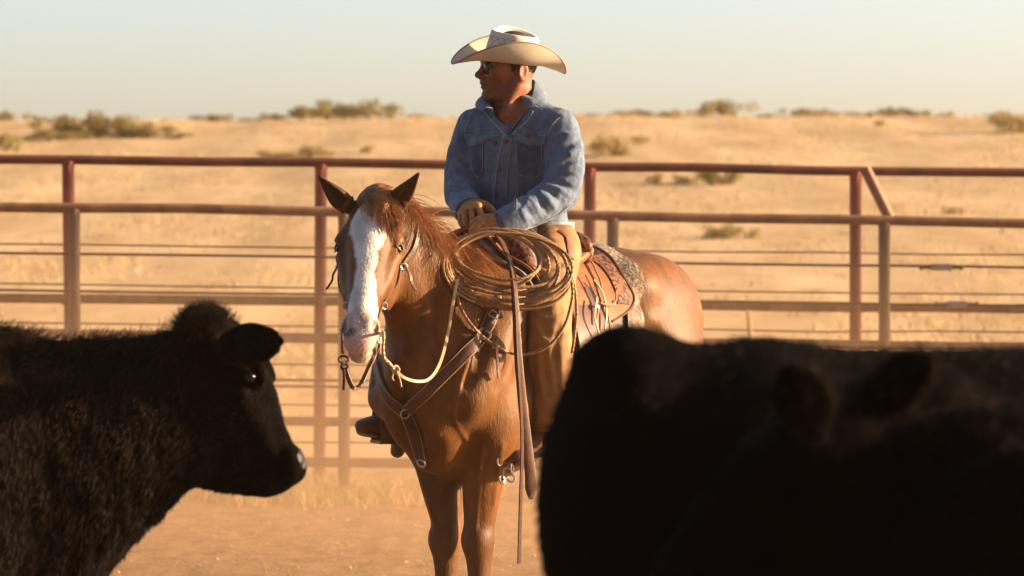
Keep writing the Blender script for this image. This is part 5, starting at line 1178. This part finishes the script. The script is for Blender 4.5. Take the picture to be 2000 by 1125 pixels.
c = catmull([(1110, 520), (1122, 560), (1126, 610), (1122, 655), (1117, 690)], 14); p = front(c[:, 0], c[:, 1], 13.0, .016); mb = MB(); mb.tube(p, .0053, 9, lobes=3, pitch=.016); mb.build("rope_end", m_rope, LR)
# ---------------------------------------------------------------- black cattle close to the camera
m_cow = mat("black_hide", (.0016, .0012, .001), .9, (.003, .002, .0014), 16., .003, 70., (1, 1, .5), spec=.02)
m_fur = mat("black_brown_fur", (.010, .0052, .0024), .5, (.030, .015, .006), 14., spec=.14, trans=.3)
m_fur_dark = mat("black_fur", (.003, .0018, .001), .5, (.005, .0027, .0014), 25., spec=.05, trans=.3)
m_nose = mat("wet_black_nose", (.004, .003, .003), .42, (.008, .006, .005), 60., .002, 160., spec=.25)
def cow_body(sd, legs=True):
    sd.loft([(-.08, 0, .86), (-.30, 0, .83), (-.6, 0, .82), (-.9, 0, .85), (-1.15, 0, .92), (-1.34, 0, .98)], [.23, .27, .30, .29, .25, .16], [.355, .37, .38, .36, .29, .20], side=(0, 1, 0), k=.06)
    for v in (1, -1):
        sd.ell((-.12, .17 * v, .92), (.17, .10, .26), k=.07); sd.ell((-1.14, .17 * v, .92), (.24, .12, .26), k=.07); sd.ell((-.92, .19 * v, 1.14), (.08, .06, .06), k=.06)
        sd.ell((-1.36, .10 * v, 1.08), (.07, .05, .06), k=.05)
        sd.loft([(-.08, .16 * v, .70), (-.06, .15 * v, .52), (-.07, .145 * v, .38), (-.07, .14 * v, .22), (-.06, .14 * v, .10), (-.03, .14 * v, .0)], [.09, .065, .055, .04, .045, .055], [.12, .08, .06, .045, .05, .065], side=(0, 1, 0), k=.05)
        sd.loft([(-1.14, .17 * v, .86), (-1.12, .17 * v, .66), (-1.22, .155 * v, .48), (-1.27, .15 * v, .40), (-1.24, .15 * v, .24), (-1.23, .15 * v, .10), (-1.20, .15 * v, .0)], [.13, .10, .06, .055, .042, .05, .058], [.21, .15, .08, .07, .048, .052, .066], side=(0, 1, 0), k=.05)
    sd.ell((.10, 0, .66), (.15, .10, .14), k=.08); sd.ell((-.15, 0, 1.17), (.22, .06, .06), k=.08)
    sd.loft([(-1.36, 0, 1.17), (-1.43, 0, 1.08), (-1.455, 0, .9), (-1.46, 0, .7), (-1.46, 0, .5)], [.035, .028, .02, .018, .03], k=.02)
def fur(sd, fr, V, Q, n, L, m, par, flow, sel=None, nn=5, rad=.0008, spread=.22, grav=.25, lift=.3, lenf=None):
    """short coat: strands rooted over the skin, lying along the flow"""
    A, B, C = V[Q[:, 0]], V[Q[:, 1]], V[Q[:, 2]]; ar = np.linalg.norm(np.cross(B - A, C - A), axis=1); c = (A + C) / 2
    if sel is not None: ar = ar * sel(c)
    f = RNG.choice(len(Q), n, p=ar / ar.sum()); u = RNG.random((n, 2)); D4 = V[Q[f, 3]]
    p = (A[f] * (1 - u[:, :1]) + B[f] * u[:, :1]) * (1 - u[:, 1:]) + (D4 * (1 - u[:, :1]) + C[f] * u[:, :1]) * u[:, 1:]
    g = sd.grad(p); fl = np.broadcast_to(np.asarray(flow, float), p.shape) if not callable(flow) else flow(p)
    fl = fl - g * (fl * g).sum(1, keepdims=True); clump = np.stack([vnoise(p[:, 0] * 9, p[:, 1] * 9, p[:, 2] * 9, 70 + j, 2) for j in range(3)], 1)
    d = nrm(nrm(fl) + g * lift + clump * .28)
    S = strands(fr.P(p), d @ fr.A, L, nn, grav, .004, spread)
    if lenf is not None:
        k = lenf(p)[:, None, None]; S = S[:, :1] + (S - S[:, :1]) * k
    hair("fur", S, np.linspace(1, .3, nn) * rad, m, par)
# --- left cow, head in profile
FA = Fr((-1.25, 9.6, 0), np.eye(3)); FA.A = np.array([[1, 0, 0], [0, 1, 0], [0, 0, 1.]])
ca = Sdf(axis_grid([-1.56, (-.2, .014), (.2, .009), (.80, .0052)]), axis_grid([-.42, (-.34, .012), (.34, .0075), (.42, .012)]), axis_grid([-.02, (.55, .014), (.76, .008), (1.36, .0055)]))
cow_body(ca)
ca.loft([(.43, 0, 1.06), (.28, 0, .975), (.10, 0, .90), (-.12, 0, .86)], [.105, .145, .19, .235], [.165, .235, .305, .345], side=(0, 1, 0), k=.05)
ca.loft([(.46, 0, 1.115), (.53, 0, 1.035), (.585, 0, .96), (.632, 0, .91), (.664, 0, .888), (.682, 0, .876)], [.085, .088, .070, .056, .054, .045], [.130, .130, .108, .085, .066, .05], side=(0, 1, 0), k=.03)
ca.ell((.485, 0, 1.205), (.075, .075, .055), k=.04)
for v in (1, -1):
    ca.ell((.455, .045 * v, .94), (.085, .04, .10), k=.04)
    ca.loft([(.545, .078 * v, 1.150), (.605, .080 * v, 1.150), (.632, .070 * v, 1.105)], [.018, .022, .018], k=.03)
    ca.ell((.603, .098 * v, 1.108), (.021, .016, .019), k=.012, mode='s')
    ca.loft([(.58, .085 * v, 1.06), (.62, .055 * v, .98), (.66, .045 * v, .92)], [.014, .012, .010], k=.03)
    ca.ell((.698, .036 * v, .908), (.022, .018, .018), k=.02); ca.ell((.716, .044 * v, .908), (.011, .009, .013), k=.008, mode='s')
    bk = .09 if v > 0 else 0.; ca.loft([(.51, .07 * v, 1.165), (.565 - bk * .4, .14 * v, 1.185), (.62 - bk * .9, .205 * v, 1.192), (.672 - bk * 1.25, .245 * v, 1.198), (.694 - bk * 1.4, .258 * v, 1.200)], [.024, .042, .048, .036, .010], [.020, .022, .018, .012, .006], side=(-.1, 0, 1), k=.02)
    if v > 5: ca.loft([(.565, .155 * v - .012, 1.18), (.63, .215 * v - .012, 1.195), (.665, .245 * v - .008, 1.205)], [.018, .03, .014], [.010, .012, .006], side=(-.1, 0, 1), k=.008, mode='s')
ca.ell((.692, 0, .888), (.034, .056, .047), k=.022); ca.ell((.632, 0, .846), (.058, .046, .038), k=.022); ca.ell((.56, 0, .845), (.09, .04, .035), k=.03)
ca.loft([(.724, 0, .862), (.69, -.05, .858), (.65, -.062, .862), (.60, -.06, .876)], [.004] * 4, k=.008, mode='s'); ca.loft([(.724, 0, .862), (.69, .05, .858), (.65, .062, .862), (.60, .06, .876)], [.004] * 4, k=.008, mode='s')
X, Y, Z = ca.xyz((slice(None),) * 3)
ca.D += (.005 * vnoise(X * 5, Y * 5, Z * 4, 61, 2) + .002 * vnoise(X * 20, Y * 20, Z * 7, 62, 2)).astype(np.float32)
V_, Q_ = ca.nets(); V_ = relax(V_, Q_, 1)
CA = mesh("cow", FA.P(V_), Q_, m_cow, None, base=FA.o); tag(CA, "shaggy black cow in profile, head and one ear facing right", "cow", "black cattle near the camera")
mb = MB()
for v in (1, -1):
    mb = MB(); mb.ball(FA.p(.600, .084 * v, 1.108), .016, nu=18, nv=12); mb.build("eye", mat("cow_eye", (.010, .005, .003), .12, spec=.4), CA)
fc = V_[Q_].mean(1); sel_ = (((fc[:, 0] - .728) / .03) ** 2 + (fc[:, 1] / .05) ** 2 + ((fc[:, 2] - .904) / .026) ** 2 < 1); ql = Q_[sel_]; un, iv = np.unique(ql, return_inverse=True); mesh("nose", FA.P(V_[un] + ca.grad(V_[un]) * .0018), iv.reshape(ql.shape), m_nose, CA)
notnose = lambda c: ((c[:, 0] < .695) & (np.hypot(c[:, 0] - .603, c[:, 2] - 1.108) > .026)).astype(float) * np.where(c[:, 0] > -.35, 1, .15)
lenA = lambda p: np.where((p[:, 0] > .5) & (np.abs(p[:, 1]) > .11), .7, 1) * np.where(p[:, 0] > .45, .5, 1.0) * np.where((p[:, 0] > .6) & (p[:, 2] < 1.0), .5, 1) * np.where((p[:, 2] > 1.12) & (p[:, 0] < .42), 1.6, 1)
fur(ca, FA, V_, Q_, 46000, .021, m_fur, CA, lambda p: np.stack([-.5 + 0 * p[:, 0], 0 * p[:, 0], -.9 + 0 * p[:, 0]], 1) * np.where(p[:, :1] > .45, np.array([[1.2, 1, .4]]), 1), notnose, lenf=lenA)
fur(ca, FA, V_, Q_, 5000, .055, m_fur, CA, (.25, -.1, 1), lambda c: np.exp(-((c[:, 0] - .475) / .045) ** 2 - ((c[:, 2] - 1.25) / .03) ** 2 - (c[:, 1] / .08) ** 2) + 1e-9, lift=.9, spread=.6, grav=.25)
fur(ca, FA, V_, Q_, 2600, .05, m_fur, CA, (.5, 0, .6), lambda c: ((c[:, 2] > 1.165) & (c[:, 0] < .42) & (c[:, 0] > -.5)).astype(float) + 1e-9, lift=1.2, spread=.35, grav=.15)
if 0: fur(ca, FA, V_, Q_, 1500, .016, m_fur, CA, (.8, -.5, .0), lambda c: (np.abs(c[:, 1]) > .12) * (c[:, 2] > 1.12) * (c[:, 0] > .5) + 1e-9, lift=.4, spread=.4)
# --- right cow A: rump toward the camera's left, body running off to the right
ang = math.radians(14); fA = np.array([math.cos(ang), math.sin(ang), 0]); lA = np.array([-fA[1], fA[0], 0])
FB = Fr((1.523, 6.66, 0), [fA, lA, UP])
cb = Sdf(axis_grid([-1.56, (.80, .012)]), axis_grid([-.42, (.42, .011)]), axis_grid([-.02, (.6, .016), (1.36, .010)]))
cow_body(cb)
cb.ell((-1.37, 0, 1.195), (.085, .085, .062), k=.05); cb.ell((-1.38, 0, 1.05), (.11, .18, .17), k=.07); cb.ell((-1.39, 0, .86), (.10, .22, .24), k=.08); cb.ell((-1.34, 0, .60), (.10, .20, .2), k=.08)
cb.ell((-1.2, 0, 1.15), (.14, .12, .07), k=.08); cb.loft([(-1.12, 0, 1.125), (-.9, 0, 1.12), (-.5, 0, 1.135), (-.1, 0, 1.14)], [.10, .10, .10, .10], [.08, .07, .075, .07], k=.08)
cb.loft([(.43, 0, 1.0), (.28, 0, .95), (.10, 0, .90), (-.12, 0, .86)], [.105, .145, .19, .235], [.165, .235, .285, .335], side=(0, 1, 0), k=.05)
cb.loft([(.46, 0, 1.06), (.53, 0, .98), (.60, 0, .90), (.66, 0, .83), (.70, 0, .79)], [.085, .088, .066, .056, .045], [.130, .130, .10, .075, .05], side=(0, 1, 0), k=.03)
for v in (1, -1): cb.loft([(.49, .07 * v, 1.12), (.50, .15 * v, 1.13), (.50, .24 * v, 1.13)], [.022, .045, .01], [.018, .02, .006], side=(0, 0, 1), k=.02)
V_, Q_ = cb.nets(); V_ = relax(V_, Q_, 1)
CB = mesh("cow", FB.P(V_), Q_, m_cow, None, base=FB.o); tag(CB, "black cow turned away with its rounded rump beside the horse", "cow", "black cattle near the camera")
fur(cb, FB, V_, Q_, 14000, .028, m_fur_dark, CB, (-.6, 0, -.8), lambda c: np.where(c[:, 2] > .7, 1., .1), rad=.001)
# --- right cow B: nearest, two rim-lit ears above a lowered head, back to the right
fB = nrm(np.array([-.995, -.06, 0])); lB = np.array([-fB[1], fB[0], 0])
FC = Fr((.60, 5.52, 0), np.array([fB, lB, UP]) * .93)
W2 = lambda p: FC.inv(p)
cc = Sdf(axis_grid([-1.56, (-.2, .014), (.75, .008)]), axis_grid([-.46, (-.3, .012), (.62, .008)]), axis_grid([-.02, (.5, .016), (1.36, .008)]))
cow_body(cc)
pollC = W2(P(1645, 858, 5.50)); muzC = W2(P(1395, 1135, 5.46)); aC = nrm(muzC - pollC)
sC = W2(np.array([0, -1., 0]) + FC.o); sC = nrm(sC - aC * (sC @ aC))
cc.loft([(-.12, 0, .88), (.10, .0, .90), (.24, 0, .92), pollC + (-.04, 0, -.10)], [.17, .145, .115, .085], [.31, .27, .20, .13], side=(0, 1, 0), k=.06)
cc.loft([pollC, pollC + aC * .12, pollC + aC * .24, pollC + aC * .36, muzC], [.060, .085, .07, .055, .045], [.07, .11, .10, .07, .055], side=sC, k=.03)
for b, t, wd in ((P(1594, 838, 5.42), P(1540, 712, 5.36), .043), (P(1688, 800, 5.50), P(1822, 698, 5.46), .039)):
    b, t = W2(b), W2(t); d = nrm(t - b); tow = W2(np.array([-.25, -1, 0]) + FC.o); sd_ = nrm(np.cross(d, tow)); L = np.linalg.norm(t - b)
    cc.loft([b, b + d * L * .3, b + d * L * .62, b + d * L * .88, t], [.022, wd, wd * 1.05, wd * .66, .008], [.018, .018, .016, .011, .006], side=sd_, k=.014)
V_, Q_ = cc.nets(); V_ = relax(V_, Q_, 1)
CC = mesh("cow", FC.P(V_), Q_, m_cow, None, base=FC.o); tag(CC, "nearest black cow, its two rim-lit ears raised at the right edge", "cow", "black cattle near the camera")
fur(cc, FC, V_, Q_, 16000, .026, m_fur_dark, CC, (-.6, 0, -.8), lambda c: np.where(c[:, 2] > .6, 1., .1), rad=.001)
for k in (1, -1):
    e = pollC + aC * .13 + sC * .072 * k; mb = MB(); mb.ball(FC.P(e), .02); mb.build("eye", m_cow, CC)
fur(cc, FC, V_, Q_, 3500, .022, m_fur, CC, (-.3, 0, .6), lambda c: ((c[:, 2] > 1.17) | (np.linalg.norm(c - pollC, axis=1) < .06)).astype(float) + 1e-9, rad=.0008, lift=.8)  # brighter brown strands on ears and poll paint in a sunlit rim
# ---------------------------------------------------------------- sage bushes on the hill, weed by the cattle
m_sage = mat("sage_leaf", (.22, .175, .055), .8, (.36, .285, .10), 2.2, trans=.25, spec=.1)
m_sage2 = mat("dry_sage_leaf", (.32, .23, .09), .8, (.42, .31, .13), 2.2, trans=.25, spec=.1)
def bush_mesh(seed, n=1500):
    r = np.random.default_rng(seed); V = []; F = []; lob = [(r.normal(size=3) * [.40, .40, .13] + [0, 0, .34], r.uniform(.16, .36)) for _ in range(11)]
    for i in range(n):
        c, R = lob[r.integers(len(lob))]; d = nrm(r.normal(size=3)); p = c + d * R * r.random() ** .4 * [1, 1, .85]
        if p[2] < .0: p[2] = abs(p[2]) * .4
        a = nrm(r.normal(size=3) + [0, 0, .8]); b = nrm(np.cross(a, r.normal(size=3))); s = r.uniform(.025, .055); k = len(V)
        V += [p, p + a * s * 1.2 + b * s * .55, p + a * s * 2.4, p + a * s * 1.2 - b * s * .55]; F.append((k, k + 1, k + 2, k + 3))
    for i in range(26):
        a = r.uniform(0, 6.28); t = np.array([math.cos(a) * r.uniform(.1, .6), math.sin(a) * r.uniform(.1, .6), r.uniform(.4, .85)]); w = np.array([-math.sin(a), math.cos(a), 0]) * .012; k = len(V)
        V += [w * 1.4, -w * 1.4, t - w * .3, t + w * .3]; F.append((k, k + 1, k + 2, k + 3))
    return np.array(V), F
BM = []
for s in range(6):
    V, F = bush_mesh(100 + s); me = bpy.data.meshes.new("sagebrush"); me.from_pydata([tuple(v) for v in V], [], F); me.materials.append(m_sage if s % 3 else m_sage2); BM.append(me)
def bush(px, py, d, w, h, kind, label, grp):
    """photo column and row of the bush foot, distance, width and height in photo pixels"""
    x = (px - 1000) / FPX * d; z = float(ground_z(x, d)); s = FPX / d
    o = bpy.data.objects.new("sagebrush", BM[kind]); COL.objects.link(o); o.location = (x, d, z - .04); W_ = w / s / 1.5
    o.scale = (W_ * 1.55, W_ * 1.1, h / s / .70); o.rotation_euler = (0, 0, random.uniform(0, 6.28)); tag(o, label, "bush", grp)
def dist_for(py):
    """distance at which the slope shows at photo row py"""
    ys = np.linspace(28, 126, 400); rows = CY - (ground_z(0 * ys, ys) - EYE) / ys * FPX; i = np.where(rows <= py)[0]; return float(ys[i[0]]) if len(i) else 121.0
G1 = "sage bushes on the skyline left of the rider"; G2 = "sage bushes on the slope left of the rider"; G3 = "sage bushes on the skyline right of the rider"; G4 = "sage bushes on the slope right of the rider"
for b in [
    (18, 240, 60, 22, 1, "low dark bush on the skyline at the far left edge", G1), (70, 238, 26, 12, 4, "tiny round bush on the skyline left of the broad clump", G1),
    (140, 262, 70, 34, 2, "left end bush of the broad green clump above the fence", G1), (185, 262, 90, 46, 4, "tallest bush of the broad green clump above the fence", G1), (235, 262, 80, 40, 1, "middle bush of the broad green clump above the fence", G1),
    (285, 262, 80, 28, 5, "right bush of the broad green clump above the fence", G1), (345, 262, 40, 16, 2, "small bush trailing off right of the broad clump", G1), (95, 268, 80, 24, 1, "low spreading bush in front of the broad clump", G2),
    (10, 288, 60, 34, 4, "green bush on the slope cut by the left edge", G2), (410, 240, 54, 16, 5, "low flat bush on the skyline above the first fence panel", G1), (485, 238, 26, 10, 2, "speck of a bush on the bare skyline above the horse's left", G1),
    (540, 236, 56, 14, 1, "low bush starting the long row above the horse's head", G1), (590, 236, 70, 22, 4, "second bush of the long row above the horse's head", G1), (645, 236, 86, 34, 2, "big dark bush in the long row above the horse's head", G1),
    (715, 236, 92, 36, 5, "widest bush of the long row above the horse's head", G1), (768, 236, 36, 16, 1, "small bush ending the long row above the horse's head", G1), (815, 234, 44, 12, 4, "low bush on the skyline nearest the rider's right arm", G1),
    (545, 306, 70, 18, 0, "dry pale bush half behind the red top rail", G2), (603, 304, 38, 28, 3, "upright pale bush behind the red top rail", G2), (640, 302, 26, 14, 0, "little dry tuft beside the upright pale bush", G2), (718, 298, 26, 18, 3, "lone dry tuft on the slope above the horse's ear", G2),
    (1200, 306, 110, 40, 3, "broad pale bush on the slope beside the rider's shoulder", G4), (1250, 228, 70, 18, 1, "low bush on the skyline just past the rider's shoulder", G3), (1320, 227, 50, 18, 0, "small brown bush on the skyline left of the round green one", G3),
    (1375, 227, 40, 16, 0, "brown bush touching the round green one", G3), (1412, 224, 84, 32, 4, "round green bush, the tallest on the right skyline", G3), (1500, 226, 20, 12, 2, "tiny bush alone on the right skyline", G3), (1575, 228, 50, 18, 1, "dark bush on the skyline with a pale neighbour", G3),
    (1605, 226, 60, 14, 0, "pale dry bush beside the dark skyline bush", G3), (1690, 234, 60, 14, 2, "low green bush just below the right skyline", G3), (1738, 224, 30, 22, 5, "small upright bush beginning the far right row", G3), (1768, 222, 60, 20, 1, "wide bush in the far right skyline row", G3),
    (1810, 224, 30, 16, 4, "bush ending the far right skyline row", G3), (1850, 226, 22, 12, 2, "speck of a bush right of the far right row", G3), (1985, 262, 84, 42, 5, "dark green bush cut by the right edge of the slope", G4), (1718, 248, 22, 14, 0, "brown tuft below the right skyline", G4),
    (1280, 362, 30, 24, 3, "yellowish tuft under the red top rail, nearest the rider", G4), (1335, 362, 36, 18, 0, "yellowish tuft under the red top rail beside a wide bush", G4), (1390, 364, 66, 30, 4, "wide green bush under the red top rail", G4), (1413, 466, 54, 30, 5, "dark bush low on the slope between the two fences", G4),
    (1470, 466, 28, 22, 0, "small dry tuft low on the slope beside a dark bush", G4), (1860, 418, 34, 20, 3, "bright dry tuft behind the cables near the braced post", G4), (1948, 228, 26, 10, 1, "speck of a bush near the right end of the skyline", G3), (1160, 232, 24, 8, 0, "low tuft on the skyline touching the rider's shoulder", G3)]:
    px, py, w, h, kind, lab, grp = b
    d = dist_for(py) if py > 240 else 119 + random.uniform(0, 4)
    bush(px, py, d, w, h, kind, lab, grp)
mb = MB(); c = catmull([P(1470, 1400, 7.6), P(1469, 900, 7.6), P(1468, 700, 7.6), P(1464, 640, 7.58), P(1461, 607, 7.55)], 6); c[0, 2] = max(c[0, 2], .0)
mb.tube(c, np.linspace(.006, .003, len(c)), 6); wd = mb.build("weed_stalk", m_dry, None, base=np.array([c[0, 0], c[0, 1], 0]))
tag(wd, "thin dry weed stalk poking up behind the black cow's back", "weed")
# ---------------------------------------------------------------- dusty air
mh = bpy.data.materials.new("dusty_air"); mh.use_nodes = True; nh = mh.node_tree; nh.nodes.clear()
pv = nh.nodes.new("ShaderNodeVolumePrincipled"); pv.inputs["Color"].default_value = (.95, .74, .52, 1); pv.inputs["Density"].default_value = .0005; pv.inputs["Anisotropy"].default_value = .35
oh = nh.nodes.new("ShaderNodeOutputMaterial"); nh.links.new(pv.outputs[0], oh.inputs["Volume"])
mb = MB(); mb.box((0, 1650, 6.5), np.eye(3), (1900, 1800, 8.5)); hz = mb.build("haze", mh, None, smooth=False)
tag(hz, "warm dust hanging in the air over corral and hill", None, None, "stuff")
md = bpy.data.materials.new("dust"); md.use_nodes = True; nd = md.node_tree; nd.nodes.clear()
dv = nd.nodes.new("ShaderNodeVolumePrincipled"); dv.inputs["Color"].default_value = (.95, .62, .35, 1); dv.inputs["Anisotropy"].default_value = .35
od = nd.nodes.new("ShaderNodeOutputMaterial"); nd.links.new(dv.outputs[0], od.inputs["Volume"])
tg = nd.nodes.new("ShaderNodeTexCoord"); sg = nd.nodes.new("ShaderNodeSeparateXYZ"); nd.links.new(tg.outputs["Generated"], sg.inputs[0])
def dmath(op, a, b=None, clamp=False):
    n = nd.nodes.new("ShaderNodeMath"); n.operation = op; n.use_clamp = clamp
    for i, x in enumerate((a, b)):
        if x is None: continue
        if isinstance(x, (int, float)): n.inputs[i].default_value = x
        else: nd.links.new(x, n.inputs[i])
    return n.outputs[0]
def bell(s): return dmath('MULTIPLY', dmath('MULTIPLY', s, dmath('SUBTRACT', 1.0, s)), 4.0)
hgt = dmath('POWER', dmath('SUBTRACT', 1.0, sg.outputs[2], True), 1.6)
nz_ = nd.nodes.new("ShaderNodeTexNoise"); nz_.inputs["Scale"].default_value = .8; nz_.inputs["Detail"].default_value = 2; nd.links.new(tg.outputs["Object"], nz_.inputs[0])
den = dmath('MULTIPLY', dmath('MULTIPLY', hgt, bell(sg.outputs[0])), dmath('MULTIPLY', bell(sg.outputs[1]), dmath('MULTIPLY_ADD', nz_.outputs[0], 1.0)))
nd.links.new(dmath('MULTIPLY', den, .125), dv.inputs["Density"])
mb = MB(); mb.box((-1.0, 18.4, .9), np.eye(3), (4.2, 6.2, 1.0)); du = mb.build("dust", md, None, smooth=False)
tag(du, "low cloud of kicked-up dust between the horse and the fence", None, None, "stuff")
